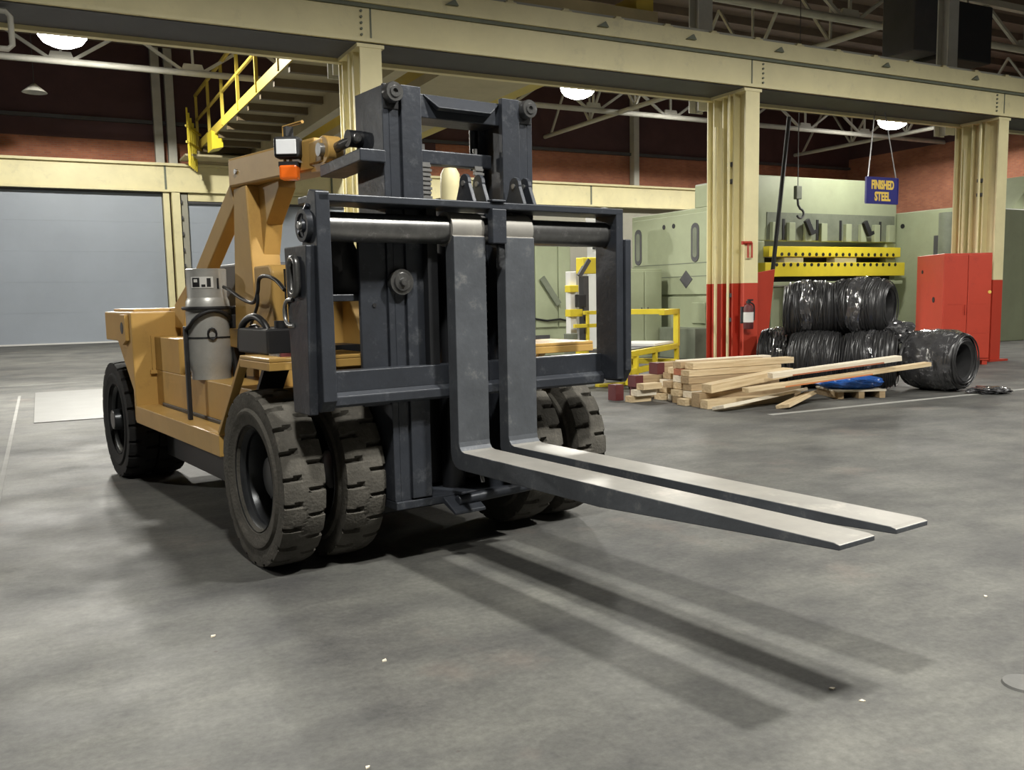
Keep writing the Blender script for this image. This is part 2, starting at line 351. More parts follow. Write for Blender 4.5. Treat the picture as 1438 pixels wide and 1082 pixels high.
for k in range(9):
    struct('jamb_bracket', MB().box(5.44, 5.5, 40.12, 40.3, 0.4 + k * 0.65, 0.55 + k * 0.65), 'darkgrey', parent=jb)
# wall column on the brick above the band
for n, bx in enumerate((28.0, 4.6, 5.1)):
    struct('trim_%d' % (4 + n), MB().box(bx, bx + 0.32, 40.2, 40.6, 7.2, 12.0), 'truss', 'grey wall stanchion above the cream runway beam')

# ---------------- near crane runway girder on columns
g = MB().box(-10, 34, 12.72, 12.78, 5.22, 5.64)
gird = struct('runway_girder', g, 'cream', 'long cream crane runway girder spanning across the columns', bevel=0.004)
struct('front_bottom_flange', MB().box(-10, 34, 12.66, 12.72, 5.17, 5.22), 'cream', parent=gird)
struct('soffit_shade_plate', MB().box(-10, 34, 12.72, 13.62, 5.15, 5.20), 'darkgrey', parent=gird)  # dark grey puts the girder's underside shade and grime into its colour
struct('rear_web', MB().box(-10, 34, 13.55, 13.6, 5.20, 5.95), 'cream', parent=gird)
struct('rear_bottom_flange', MB().box(-10, 34, 13.62, 13.74, 5.09, 5.18), 'cream', parent=gird)
struct('upper_chord', MB().box(-10, 34, 12.64, 13.0, 5.69, 5.97), 'cream', parent=gird, bevel=0.006)
struct('shadow_line_strip', MB().box(-10, 34, 12.68, 13.0, 5.64, 5.69), 'greendk', parent=gird)  # dark strip standing in for the shadow line under the upper chord
struct('crane_rail', MB().prism([(12.78, 5.97), (12.92, 5.97), (12.87, 6.0), (12.89, 6.06), (12.81, 6.06), (12.83, 6.0)], 'x', -10, 34), 'truss', parent=gird)
clip = MB().box(-0.09, 0.09, -0.07, 0.0, -0.03, 0.02).box(-0.05, 0.05, -0.05, 0.05, 0.02, 0.05)
c0 = None
for k in range(26):
    bx = -2.2 + k * 0.98
    if c0 is None:
        c0 = clip.build('rail_clip', 'cream', gird); o = c0
    else:
        o = c0.copy(); COL.objects.link(o)
    o.location = (bx, 12.78, 5.99)
lug = MB().prism([(-0.10, -0.035), (0.10, -0.035), (0.04, 0.05)], 'y', -0.05, 0.0); c0 = None
for k, bx in enumerate((5.6, 8.2, 9.95, 11.9, 14.6, 17.2, 19.0)):
    if c0 is None: c0 = lug.build('stiffener_lug', 'greendk', gird); o = c0
    else: o = c0.copy(); COL.objects.link(o)
    o.location = (bx, 12.64, 5.84)
for bx in (-2.5, 4.39, 11.37, 18.3):
    struct('splice_seam', MB().box(bx - 0.012, bx + 0.012, 12.712, 12.722, 5.22, 5.64), 'greendk', parent=gird)
bolt = MB().cyl((0, 0, 0), (0, -0.025, 0), 0.018, n=8); c0 = None
for bx in (4.25, 11.62, 18.05):
    for k in range(5):
        if c0 is None: c0 = bolt.build('bolt', 'greendk', gird); o = c0
        else: o = c0.copy(); COL.objects.link(o)
        o.location = (bx, 12.72, 5.27 + k * 0.08)
def column(name, bx, label, up=True):
    c = struct(name, MB().box(bx - 0.16, bx + 0.16, 12.70, 12.735, 0, 5.14).box(bx - 0.02, bx + 0.02, 12.735, 13.0, 0, 5.14).box(bx - 0.16, bx + 0.16, 13.0, 13.035, 0, 5.14), 'creamcol', label, bevel=0.003)
    for y, hw, h, nm in ((13.17, 0.12, 5.12, 'middle_stanchion'), (13.56, 0.15, 5.12, 'rear_stanchion')):
        struct(nm, MB().box(bx - hw, bx + hw, y, y + 0.03, 0, h).box(bx - 0.015, bx + 0.015, y + 0.03, y + 0.17, 0, h).box(bx - hw, bx + hw, y + 0.17, y + 0.2, 0, h), 'creamcol', parent=c, bevel=0.003)
    struct('conduit', MB().cyl((bx - 0.19, 13.1, 0.2), (bx - 0.19, 13.1, 5.1), 0.025, n=8), 'cream', parent=c, smooth=40)
    struct('conduit', MB().cyl((bx - 0.17, 13.47, 0.2), (bx - 0.17, 13.47, 4.6), 0.03, n=8), 'cream', parent=c, smooth=40)
    for z in (1.05, 1.5, 3.55, 3.85):
        struct('tie_bracket', MB().box(bx - 0.17, bx + 0.0, 13.03, 13.17, z, z + 0.07), 'darkgrey', parent=c)
    struct('base_plate', MB().box(bx - 0.3, bx + 0.3, 12.6, 13.85, 0, 0.04), 'redp', parent=c)
    struct('column_cap', MB().box(bx - 0.2, bx + 0.2, 12.69, 13.60, 5.10, 5.149), 'cream', parent=c)
    if up: struct('upper_stanchion', MB().box(bx - 0.16, bx + 0.16, 14.0, 14.03, 5.0, 12).box(bx - 0.015, bx + 0.015, 14.03, 14.27, 5.0, 12).box(bx - 0.16, bx + 0.16, 14.27, 14.3, 5.0, 12), 'truss', parent=c)
    return c
column('column_1', 4.37, 'cream steel column behind the top of the forklift mast')
column('column_2', 11.38, 'cream column with red base carrying a fire extinguisher')
column('column_3', 18.3, 'cream column with red base beside the red cabinet')
column('column_4', -2.55, 'cream steel column outside the open bay')
# bracket between the members of the right column
# ---------------- roof trusses
def truss_d(y, z0, z1, x0, xb, n, label):
    t = struct('roof_truss', MB().cyl((x0, y, z0), (44, y, z0), 0.11, n=10), 'truss', label, smooth=40)
    struct('top_chord', MB().box(x0, 44, y - 0.1, y + 0.1, z1, z1 + 0.2), 'truss', parent=t)
    p = 4.08
    for k in range(n):
        a = xb + k * p
        struct('web_member', MB().bar((a + 0.25, y, z0), (a + p / 2, y, z1), 0.1, 0.1), 'truss', parent=t)
        struct('web_member', MB().bar((a - 0.25, y, z0), (a - p / 2, y, z1), 0.1, 0.1), 'truss', parent=t)
        struct('web_member', MB().bar((a, y, z0), (a, y, z1), 0.08, 0.08), 'truss', parent=t)
        struct('gusset_plate', MB().prism([(a - 0.45, z0 - 0.1), (a + 0.45, z0 - 0.1), (a + 0.3, z0 + 0.3), (a - 0.3, z0 + 0.3)], 'y', y - 0.05, y + 0.05), 'truss', parent=t)
    return t
truss_d(34.0, 9.44, 10.62, -12, -6.98, 12, 'pale roof truss with tubular bottom chord before the maroon wall')
truss_d(20.0, 9.44, 10.62, 14, 17.5, 7, 'pale roof truss seen above the right part of the girder')
for k, bx in enumerate((22.9, 39.6)):
    t = struct('tie_beam', MB().cyl((bx, 20.0, 9.44), (bx, 40.6, 9.44), 0.10, n=10), 'truss',
               ['pale tie beam running to the back wall above the press', 'pale tie beam running to the back wall near the side wall'][k], smooth=40)
    for j in range(5):
        y = 22 + j * 3.6
        struct('web_member', MB().bar((bx, y, 9.44), (bx, y + 1.8, 11.9), 0.09, 0.09), 'truss', parent=t)
        struct('web_member', MB().bar((bx, y + 3.6, 9.44), (bx, y + 1.8, 11.9), 0.09, 0.09), 'truss', parent=t)
        struct('hanger', MB().bar((bx, y, 9.44), (bx, y, 11.72), 0.07, 0.07), 'truss', parent=t)
struct('runway_beam', MB().box(-10, 34, 16.75, 17.05, 6.55, 7.15).box(-10, 34, 16.6, 17.2, 6.48, 6.55), 'cream', 'cream inner runway beam carrying the bridge crane')
# ---------------- floor markings
struct('trim_7', MB().box(8.3, 13.6, 8.83, 8.93, 0.0, 0.004), 'paint_line', 'thin pale line painted on the floor before the coils')
struct('trim_8', MB().box(-0.43, -0.39, 4, 18.2, 0.0, 0.003), 'seam', 'pale floor joint running away beside the forklift')
struct('trim_9', MB().box(-9, 2.0, 20.5, 20.56, 0.0, 0.004), 'seam', 'floor joint crossing toward the loading doors')

# ================================================================== LAMPS
def highbay(x, y, z, label, power, top=11.7, group=None, hang=True):
    t = bthing('high_bay_lamp', label, 'lamp', x, y, z, group)
    MB().lathe([(0.0, 0.40), (0.10, 0.40), (0.13, 0.26), (0.36, 0.10), (0.40, 0.05), (0.38, 0.04), (0.0, 0.10)], 'z', n=24).build('housing', 'alum', t, smooth=40)
    MB().lathe([(0.37, 0.05), (0.36, -0.04), (0.29, -0.13), (0.16, -0.19), (0.001, -0.21)], 'z', n=24).build('diffuser', 'lampglow', t, smooth=60)
    MB().cyl((0, 0, 0.40), (0, 0, top - z), 0.012, n=6).build('suspension_rod', 'steel', t)
    s = spot('lamp_light', (0, 0, -0.26), power); s.parent = t
    return t
for i, (x, y, z) in enumerate(NEAR_LAMPS):
    highbay(x, y, z, 'unseen lit high bay lamp hanging over the open floor before the girder', LAMP_W['near'] * (0.85, 1.25, 0.6, 0.7)[i], group='near bay lamps')
fl = ['lit high bay lamp shining before the maroon wall', 'lit high bay lamp shining beside the forklift mast', 'lit high bay lamp shining above the blue hanging sign']
for i, (x, y, z) in enumerate(FAR_LAMPS):
    highbay(x, y, z, fl[i] if i < 3 else 'lit high bay lamp further along the press aisle', LAMP_W['far'] * (2.6, 0.9, 0.6, 1.0, 2.6)[i], group='aisle lamps', top=6.478)
for i, (x, y, z) in enumerate(ADDED_BACK_LAMPS):
    highbay(x, y, z, 'added high bay lamp lighting the back wall, hidden by the girder', LAMP_W['back'] * (1.4 if i == 0 else 1.0), group='added back wall lamps')
t = bthing('pendant_lamp', 'unlit dull pendant lamp hanging before the maroon wall', 'lamp', 0.36, 36.0, 8.78)
MB().lathe([(0.05, 0.30), (0.10, 0.26), (0.34, 0.05), (0.40, 0.0), (0.38, 0.0), (0.05, 0.22)], 'z', n=20).build('shade', 'truss', t, smooth=40)
MB().cyl((0, 0, 0.3), (0, 0, 2.0), 0.015, n=6).build('cord', 'darkgrey', t)

# ================================================================== FORKLIFT (local: x forward, y to its far side, z up)
YAW = R(35.6495)
FROT = math.atan2(-math.cos(YAW), math.sin(YAW))
FO = Vector((-0.3651, 5.2776, 0)); VC = 0.2076
def KW(u, v, z): return FO + Vector((u * math.cos(FROT) - v * math.sin(FROT), u * math.sin(FROT) + v * math.cos(FROT), z))
fk = thing('forklift', 'large yellow forklift truck with black mast and two long lowered forks', 'forklift', FO, FROT)
def P(name, mb, m, parent=None, bevel=0.006, smooth=None, label=None):
    o = mb.build(name, m, parent or fk, bevel, smooth)
    if label: o['label'] = label
    return o

# ---- wheels
TR, TW = 0.534, 0.25
def tyre_mesh():
    pitch, per = 22, 14; n = pitch * per; hw = TW / 2
    side = [(0.305, -hw * 0.72), (0.33, -hw * 0.93), (0.372, -hw * 0.97), (0.392, -hw * 1.07), (0.412, -hw * 1.07), (0.428, -hw * 0.96), (0.47, -hw * 1.0), (0.508, -hw * 0.99)]
    nt = 15; ts = [-1 + 2 * j / (nt - 1) for j in range(nt)]
    v, f = [], []
    for i in range(n):
        a = 2 * math.pi * i / n; ph = (i % per) / per
        pts = list(side)
        for t in ts:
            r = TR - 0.012 * abs(t) ** 4; d = 0.0
            pl = 0.30 + 0.05 * t; pr = 0.80 + 0.05 * t
            if t < -0.16 and abs(ph - pl) < 0.085: d = 0.034
            if t > 0.16 and abs(ph - pr) < 0.085: d = 0.034
            if -0.2 <= t <= 0.2:
                z1 = 0.30 + (t + 0.2) / 0.4 * 0.5; z2 = 0.30 - (t + 0.2) / 0.4 * 0.5
                if min(abs(ph - z1), abs(ph - z2), abs(ph - z2 - 1)) < 0.05: d = max(d, 0.007)
            pts.append((r - d, t * hw * 0.985))
        pts += [(r, -h) for r, h in reversed(side)]
        for r, h in pts: v.append((r * math.cos(a), h, r * math.sin(a)))
    m = len(pts)
    for i in range(n):
        j = (i + 1) % n
        for k in range(m - 1): f.append((i * m + k, i * m + k + 1, j * m + k + 1, j * m + k))
    return MB().add(v, f)
TY = tyre_mesh(); tyre_me = {}
def wheel(u, v, mt, inner):
    if mt not in tyre_me:
        o = TY.build('tyre', mt, fk, smooth=35); tyre_me[mt] = o.data
    else:
        o = bpy.data.objects.new('tyre', tyre_me[mt]); COL.objects.link(o); o.parent = fk
    o.location = (u, v, TR); o.rotation_euler = (0, R(random.uniform(0, 40)), 0)
    s = -1 if v < VC else 1
    prof = [(0.318, s * 0.115), (0.325, s * 0.10), (0.30, s * 0.085), (0.285, s * 0.06), (0.292, s * 0.04), (0.272, s * -0.02), (0.268, s * -0.07), (0.20, s * -0.085), (0.19, s * -0.06), (0.13, s * -0.055), (0.12, s * 0.01), (0.06, s * 0.02), (0.001, s * 0.02)]
    MB().lathe(prof, 'y', n=40).build('rim', 'rim', o, smooth=35)
    hb = MB()
    for k in range(10):
        a = 2 * math.pi * k / 10; hb.cyl((0.16 * math.cos(a), s * -0.06, 0.16 * math.sin(a)), (0.16 * math.cos(a), s * -0.02, 0.16 * math.sin(a)), 0.016, n=6)
    hb.build('wheel_nuts', 'rim', o)
UW, UR = -0.80, -4.42
for v in (-0.843, -0.463, 2 * VC + 0.463, 2 * VC + 0.843): wheel(UW, v, 'tyre', False)
for v in (-0.843, -0.58, 2 * VC + 0.58, 2 * VC + 0.843): wheel(UR, v, 'tyredk', False)
P('drive_axle', MB().cyl((UW, -0.35, TR), (UW, 0.77, TR), 0.16, n=16), 'blackdk', smooth=40)
P('steer_axle', MB().box(UR - 0.12, UR + 0.12, -0.45, 2 * VC + 0.45, 0.42, 0.66), 'blackdk')
P('wheel_hub_cap', MB().cyl((UR, -0.99, TR), (UR, -0.86, TR), 0.09, 0.11, n=14), 'rim', smooth=40)

# ---- chassis and body
P('frame', MB().box(-3.85, -0.60, -0.32, 0.735, 0.24, 0.95), 'blackdk')  # chassis frame made wider and lower to darken the floor beneath
P('belly_light_block', MB().box(-3.8, -1.45, -0.68, 2 * VC + 0.68, 0.26, 0.60), 'blackdk')  # added plate that keeps light off the floor under the truck
sill = P('side_sill', MB().box(-3.6, -1.38, -0.968, -0.70, 0.59, 0.735), 'yellow')
P('side_sill', MB().box(-3.6, -1.38, 2 * VC + 0.70, 2 * VC + 0.968, 0.59, 0.735), 'yellow')
P('step_plate', MB().box(-3.4, -1.5, -0.80, -0.775, 0.735, 0.765), 'blackdk')
cwp = [(-3.57, 1.52), (-4.56, 1.52), (-4.56, 1.265), (-4.10, 1.265), (-3.63, 0.86), (-3.63, 0.60), (-3.57, 0.60)]
cw = P('counterweight', MB().prism(cwp, 'y', -0.968, 2 * VC + 0.968), 'yellow', bevel=0.012)
MB().box(-4.5, -3.75, -0.9, 2 * VC + 0.9, 1.52, 1.545).build('top_slab', 'yellow', cw, bevel=0.006)
lugm = MB().prism([(-3.66, 1.50), (-3.66, 1.28), (-3.78, 1.24), (-3.86, 1.32), (-3.82, 1.50)], 'y', -1.0, -0.968)
lugm.build('tie_down_lug', 'yellow', cw, bevel=0.004)
MB().cyl((-3.76, -1.003, 1.385), (-3.76, -0.99, 1.385), 0.05, n=16).build('lug_hole', 'black2', cw)
MB().box(-3.568, -3.555, -0.82, -0.80, 1.02, 1.32).box(-3.568, -3.54, -0.84, -0.78, 1.0, 1.03).build('latch_bar', 'yellow', cw)
P('tank_shelf', MB().prism([(-3.57, 0.735), (-1.42, 0.735), (-1.17, 1.03), (-3.57, 1.03)], 'y', -0.79, -0.20), 'yellow')
P('side_box', MB().box(-3.57, -2.85, -0.79, -0.20, 1.03, 1.31), 'yellow')
P('engine_cover', MB().box(-3.57, -1.5, -0.42, 2 * VC + 0.6, 0.90, 1.40), 'yellow', bevel=0.02)
P('radiator_housing', MB().box(-4.25, -2.6, -0.30, 2 * VC + 0.3, 1.54, 1.90), 'darkgrey', bevel=0.02)
P('radiator_stand', MB().box(-3.6, -2.6, -0.28, 2 * VC + 0.28, 1.39, 1.56), 'darkgrey')
cowl = P('front_cowl', MB().prism([(-1.62, 0.90), (-1.28, 0.90), (-1.28, 1.78), (-1.33, 1.83), (-1.62, 1.83)], 'y', -0.60, 0.80), 'yellow', bevel=0.015)
MB().box(-1.283, -1.27, -0.52, -0.51, 1.2, 1.8).build('panel_seam', 'blackdk', cowl)
MB().prism([(-1.28, 1.70), (-1.26, 1.72), (-0.95, 1.30), (-0.95, 1.25), (-1.28, 1.25)], 'y', -0.12, 0.06).build('cowl_gusset', 'yellow', cowl, bevel=0.008)
MB().box(-1.5, -1.0, -0.30, 0.72, 1.24, 1.30).build('floor_plate', 'blackdk', cowl)
P('seat_back', MB().box(-2.35, -2.2, 0.25, 0.75, 1.40, 1.95), 'black2', bevel=0.03)
# fenders
for s in (0, 1):
    def V(v): return v if s == 0 else 2 * VC - v
    f_ = P('fender', MB().box(-0.90, -0.41, V(-0.968), V(-0.30), 1.252, 1.275), 'yellow')
    MB().box(-0.435, -0.41, V(-0.968), V(-0.30), 1.205, 1.252).build('front_lip', 'yellow', f_, bevel=0.004)
    MB().box(-0.90, -0.435, V(-0.968), V(-0.945), 1.205, 1.252).build('side_lip', 'yellow', f_, bevel=0.004)
    MB().bar((-0.89, V(-0.940), 1.255), (-1.39, V(-0.940), 0.745), 0.055, 0.03, up=(1, 0, 1)).build('rear_stay', 'yellow', f_, bevel=0.004)
    MB().prism([(-0.92, 1.25), (-1.39, 0.745), (-1.41, 0.745), (-0.97, 1.25)], 'y', V(-0.785), V(-0.62)).build('arch_liner', 'blackdk', f_)
bb = P('battery_box', MB().box(-1.24, -0.72, -0.86, -0.62, 1.276, 1.43), 'black2', bevel=0.012)
MB().cyl((-0.80, -0.74, 1.43), (-0.80, -0.74, 1.475), 0.04, n=12).build('filler_cap', 'black2', bb, smooth=40)
MB().box(-0.70, -0.55, -0.86, -0.62, 1.275, 1.285).build('name_plate', 'steel', bb)
MB().bar((-0.52, -0.86, 1.285), (-0.50, -0.66, 1.285), 0.03, 0.02).build('tool_handle', 'redend', bb)
def hose(pts, r, m='hose', n=8):
    # smooth through control points
    out = []; Q = [Vector(p) for p in pts]
    for i in range(len(Q) - 1):
        p0 = Q[max(i - 1, 0)]; p1 = Q[i]; p2 = Q[i + 1]; p3 = Q[min(i + 2, len(Q) - 1)]
        for k in range(6):
            t = k / 6; out.append(0.5 * ((2 * p1) + (p2 - p0) * t + (2 * p0 - 5 * p1 + 4 * p2 - p3) * t * t + (3 * p1 - p0 - 3 * p2 + p3) * t ** 3))
    out.append(Q[-1]); return MB().tube(out, r, n)
P('battery_cable', hose([(-1.25, -0.84, 1.30), (-1.20, -0.84, 1.44), (-1.05, -0.82, 1.50), (-0.92, -0.80, 1.46), (-0.86, -0.78, 1.36)], 0.022), 'hose', smooth=60, bevel=0)
P('battery_cable', hose([(-1.30, -0.80, 1.28), (-1.22, -0.80, 1.40), (-1.1, -0.79, 1.44), (-1.0, -0.78, 1.40)], 0.014), 'steel', smooth=60, bevel=0)

# ---- overhead arm, post and brace
post = P('support_post', MB().add(
    [(-2.15, -0.57, 1.30), (-1.675, -0.57, 1.30), (-1.675, -0.36, 1.30), (-2.15, -0.36, 1.30), (-2.03, -0.57, 2.39), (-1.78, -0.57, 2.39), (-1.78, -0.36, 2.39), (-2.03, -0.36, 2.39)],
    [(0, 3, 2, 1), (4, 5, 6, 7), (0, 1, 5, 4), (1, 2, 6, 5), (2, 3, 7, 6), (3, 0, 4, 7)]), 'yellow', bevel=0.01)
MB().prism([(-1.80, 2.39), (-1.74, 1.90), (-1.66, 2.12), (-1.40, 2.34), (-1.40, 2.39)], 'y', -0.48, -0.36).build('gusset', 'yellow', post, bevel=0.005)
brace = P('rear_brace', MB().bar((-2.06, -0.52, 2.36), (-3.52, -0.52, 1.47), 0.10, 0.17), 'yellow', bevel=0.01)
MB().prism([(-3.02, 1.80), (-3.35, 1.56), (-4.42, 1.525), (-3.9, 1.46), (-3.3, 1.42)], 'y', -0.60, -0.48).build('brace_gusset', 'yellow', brace, bevel=0.006)
MB().prism([(-3.10, 1.76), (-3.28, 1.38), (-3.55, 1.38), (-3.52, 1.58)], 'y', -0.62, -0.46).build('brace_foot', 'yellow', brace, bevel=0.01)
P('post_saddle', MB().box(-3.5, -1.64, -0.59, -0.34, 1.26, 1.40), 'yellow', bevel=0.01)
a0 = Vector((-2.05, -0.50, 2.495)); a1 = Vector((-0.86, -0.36, 2.485))
arm = P('overhead_arm', MB().bar(a0, a1, 0.20, 0.20), 'yellow', bevel=0.016)
d = (a1 - a0).normalized(); sd = Vector((d.y, -d.x, 0))
MB().cyl(a0 + d * 0.13 + sd * 0.10, a0 + d * 0.13 + sd * 0.112, 0.018, n=10).build('bolt', 'steel', arm)
e1 = a1 - d * 0.19 + sd * 0.10
lb = MB().tube([e1 + sd * 0.02 + Vector((0, 0, 0.20)) + d * 0.10, e1 + sd * 0.02 + Vector((0, 0, 0.20)) - d * 0.14, e1 + sd * 0.02 - d * 0.14 + Vector((0, 0, -0.03)), e1 + sd * 0.02 - d * 0.04 + Vector((0, 0, -0.07))], 0.011, 6)
lb.build('lamp_guard', 'yellow', arm)
lp = e1 + sd * 0.07 + Vector((0, 0, 0.05))
face = (Vector((0.80, -0.60, 0))).normalized()
wl = P('work_lamp', MB().bar(lp - face * 0.06, lp + face * 0.045, 0.165, 0.13), 'black2', bevel=0.02)
MB().bar(lp + face * 0.045, lp + face * 0.053, 0.125, 0.09).build('lens', 'lens', wl, bevel=0.01)
MB().bar(lp - face * 0.02 + Vector((0, 0, 0.07)), lp - face * 0.02 + Vector((0, 0, 0.13)), 0.05, 0.04).build('bracket', 'black2', wl)
ol = lp + Vector((0, 0, -0.15)); oo = P('turn_signal', MB().bar(ol - face * 0.05, ol + face * 0.03, 0.115, 0.09), 'orange', bevel=0.015)
MB().bar(ol + Vector((0, 0, 0.05)) - face * 0.04, ol + Vector((0, 0, 0.05)) + face * 0.02, 0.12, 0.03).build('cap', 'black2', oo)
# tilt cylinder and its clevis at the front of the arm
cl = P('clevis', MB().cyl((-0.72, -0.46, 2.49), (-0.72, -0.36, 2.49), 0.085, n=20), 'yellow', smooth=40)
MB().box(-0.91, -0.72, -0.47, -0.44, 2.42, 2.56).box(-0.91, -0.72, -0.38, -0.35, 2.42, 2.56).build('fork_ears', 'yellow', cl, bevel=0.01)
MB().cyl((-0.72, -0.49, 2.49), (-0.72, -0.33, 2.49), 0.04, n=12).build('pin', 'steel', cl, smooth=40)
MB().prism([(-0.9, 2.38), (-0.62, 2.36), (-0.62, 2.40), (-0.9, 2.43)], 'y', -0.46, -0.34).build('lower_strap', 'yellow', cl)
tc_ = P('tilt_rod', MB().cyl((-0.70, -0.41, 2.49), (-0.44, -0.36, 2.53), 0.030, n=12), 'shaft', smooth=40)
MB().cyl((-0.50, -0.40, 2.53), (-0.50, -0.29, 2.53), 0.05, n=12).build('rod_eye', 'blackdk', tc_, smooth=40)
P('hose_bracket', MB().prism([(-0.75, 2.33), (-0.20, 2.36), (-0.20, 2.43), (-0.75, 2.40)], 'y', -0.47, -0.31), 'black', label='black bracket arm below the tilt rod')

# ---- mast
def mirror(v): return 2 * VC - v
mast = None
for s in (0, 1):
    def V(v): return v if s == 0 else mirror(v)
    rail = MB().box(-0.56, -0.215, V(-0.315), V(-0.275), 0.40, 2.79).box(-0.27, -0.215, V(-0.275), V(-0.205), 0.40, 2.72).box(-0.56, -0.52, V(-0.275), V(-0.205), 0.40, 2.79)
    P('outer_mast_rail', rail, 'black', bevel=0.004)
    inner = MB().box(-0.50, -0.20, V(-0.165), V(-0.125), 0.41, 2.79).box(-0.235, -0.195, V(-0.205), V(-0.075), 0.41, 2.80).box(-0.50, -0.46, V(-0.205), V(-0.075), 0.41, 2.80)
    P('inner_mast_rail', inner, 'black', bevel=0.004)
    r_ = P('mast_roller', MB().lathe([(0.001, 0.0), (0.014, 0.0), (0.016, 0.012), (0.030, 0.012), (0.034, 0.004), (0.052, 0.004), (0.056, -0.004), (0.056, -0.05), (0.001, -0.05)], 'x', c=(-0.16, V(-0.262), 2.748), n=24), 'shaft', smooth=35, bevel=0)
    P('roller_pad', MB().box(-0.235, -0.21, V(-0.31), V(-0.21), 2.66, 2.80), 'blackdk')
P('top_cross_tie', MB().box(-0.46, -0.24, mirror(-0.09), -0.09, 2.64, 2.775), 'black')
P('tie_front_plate', MB().add([(-0.235, -0.04, 2.772), (-0.235, 0.505, 2.772), (-0.18, 0.40, 2.695), (-0.18, 0.035, 2.695), (-0.26, -0.04, 2.772), (-0.26, 0.505, 2.772), (-0.21, 0.40, 2.68), (-0.21, 0.035, 2.68)],
   [(0, 1, 2, 3), (7, 6, 5, 4), (0, 4, 5, 1), (1, 5, 6, 2), (2, 6, 7, 3), (3, 7, 4, 0)]), 'black')
P('chain_anchor_bar', MB().box(-0.40, -0.33, -0.06, 0.50, 2.39, 2.475), 'black', bevel=0.008)
P('lower_cross_plate', MB().box(-0.53, -0.47, -0.2, mirror(-0.2), 0.42, 1.15), 'blackdk')
P('mid_cross_plate', MB().box(-0.54, -0.50, -0.2, mirror(-0.2), 1.25, 1.9), 'blackdk')
P('bottom_tie_bar', MB().box(-0.57, -0.20, -0.315, mirror(-0.315), 0.35, 0.40), 'black')
P('bottom_tie_rod', MB().cyl((-0.13, 0.06, 0.37), (-0.13, 0.62, 0.39), 0.032, n=10), 'black', smooth=40)
P('toe_plate', MB().prism([(-0.2, 0.35), (-0.06, 0.30), (-0.06, 0.32), (-0.2, 0.39)], 'y', 0.0, 0.22), 'black')
for v in (0.02, 0.395):
    ch = MB()
    for k in range(46):
        z = 1.18 + k * 0.0265
        ch.box(-0.335, -0.315, v - 0.035 + (k % 2) * 0.006, v + 0.035 - (k % 2) * 0.006, z, z + 0.014)
    ch.box(-0.328, -0.322, v - 0.028, v + 0.028, 1.16, 2.40)
    P('lift_chain', ch, 'steel', bevel=0)
    P('chain_anchor', MB().cyl((-0.36, v, 2.36), (-0.36, v, 2.51), 0.014, n=8), 'steel', bevel=0)
cy = P('lift_cylinder', MB().cyl((-0.40, 0.205, 0.40), (-0.40, 0.205, 2.20), 0.075, n=20), 'blackdk', smooth=40, bevel=0)
MB().lathe([(0.001, 0.22), (0.04, 0.215), (0.058, 0.18), (0.062, 0.10), (0.062, 0.0), (0.001, 0.0)], 'z', c=(-0.33, 0.19, 2.16), n=20).build('cylinder_head', 'cream', cy, smooth=35)
for v in (0.47, 0.53): P('rear_hose_tube', MB().cyl((-0.50, v, 2.40), (-0.50, v, 2.70), 0.022, n=10), 'black', smooth=40, bevel=0)
bp_ = P('mast_side_plate', MB().box(-0.262, -0.232, -0.485, -0.315, 0.98, 2.06), 'black')
MB().cyl((-0.232, -0.40, 1.56), (-0.226, -0.40, 1.56), 0.012, n=10).build('plate_hole', 'black2', bp_)
MB().lathe([(0.001, 0.03), (0.02, 0.03), (0.024, 0.01), (0.05, 0.012), (0.056, 0.0), (0.074, 0.0), (0.074, -0.05), (0.001, -0.05)], 'x', c=(-0.175, -0.245, 1.69), n=24).build('guide_roller', 'shaft', bp_, smooth=35)
sh = P('control_shelf', MB().box(-0.62, -0.27, -0.66, -0.32, 1.585, 1.625), 'black')
# crumpled black cover over the controls
tb = MB(); nn, mm = 20, 12; vs = []; rnd = random.Random(3)
for i in range(nn):
    a = 2 * math.pi * i / nn
    for j in range(mm):
        t = j / (mm - 1); r = (0.15 - 0.06 * t) * (1 + 0.16 * math.sin(3 * a + 4 * t) + 0.10 * math.sin(7 * a - 6 * t) + rnd.uniform(-0.05, 0.05))
        vs.append((-0.46 + r * math.cos(a) + 0.05 * t, -0.50 + r * 0.9 * math.sin(a) - 0.04 * t, 1.625 + 0.40 * t))
fs = [(i * mm + j, ((i + 1) % nn) * mm + j, ((i + 1) % nn) * mm + j + 1, i * mm + j + 1) for i in range(nn) for j in range(mm - 1)]
fs.append(tuple(i * mm + mm - 1 for i in range(nn))); tb.add(vs, fs)
tb.build('control_cover', 'black2', sh, smooth=60)
hose([(-0.36, -0.40, 1.90), (-0.33, -0.43, 1.80), (-0.31, -0.42, 1.72), (-0.33, -0.38, 1.67)], 0.010).build('control_cable', 'black2', sh, smooth=60)

# ---- carriage
car = P('carriage', MB().box(-0.24, 0.03, -0.83, 1.275, 2.105, 2.145), 'black', bevel=0.006)
MB().prism([(-0.24, -0.60), (-0.24, -0.30), (-0.36, -0.30)], 'z', 2.11, 2.15).build('rear_web', 'black', car)
def C(name, mb, m='black', bevel=0.006, smooth=None): return mb.build(name, m, car, bevel, smooth)
C('near_side_plate', MB().prism([(0.03, 2.155), (-0.05, 2.17), (-0.10, 2.12), (-0.17, 1.89), (-0.30, 1.885), (-0.26, 0.99), (-0.02, 1.0), (0.03, 1.06)], 'y', -0.845, -0.765))
C('near_doubler_plate', MB().prism([(0.0, 1.88), (-0.30, 1.88), (-0.26, 0.985), (-0.04, 0.985)], 'y', -0.895, -0.845))
C('far_side_plate', MB().prism([(0.03, 2.12), (-0.18, 2.12), (-0.18, 1.03), (0.03, 1.04)], 'y', 1.215, 1.275))
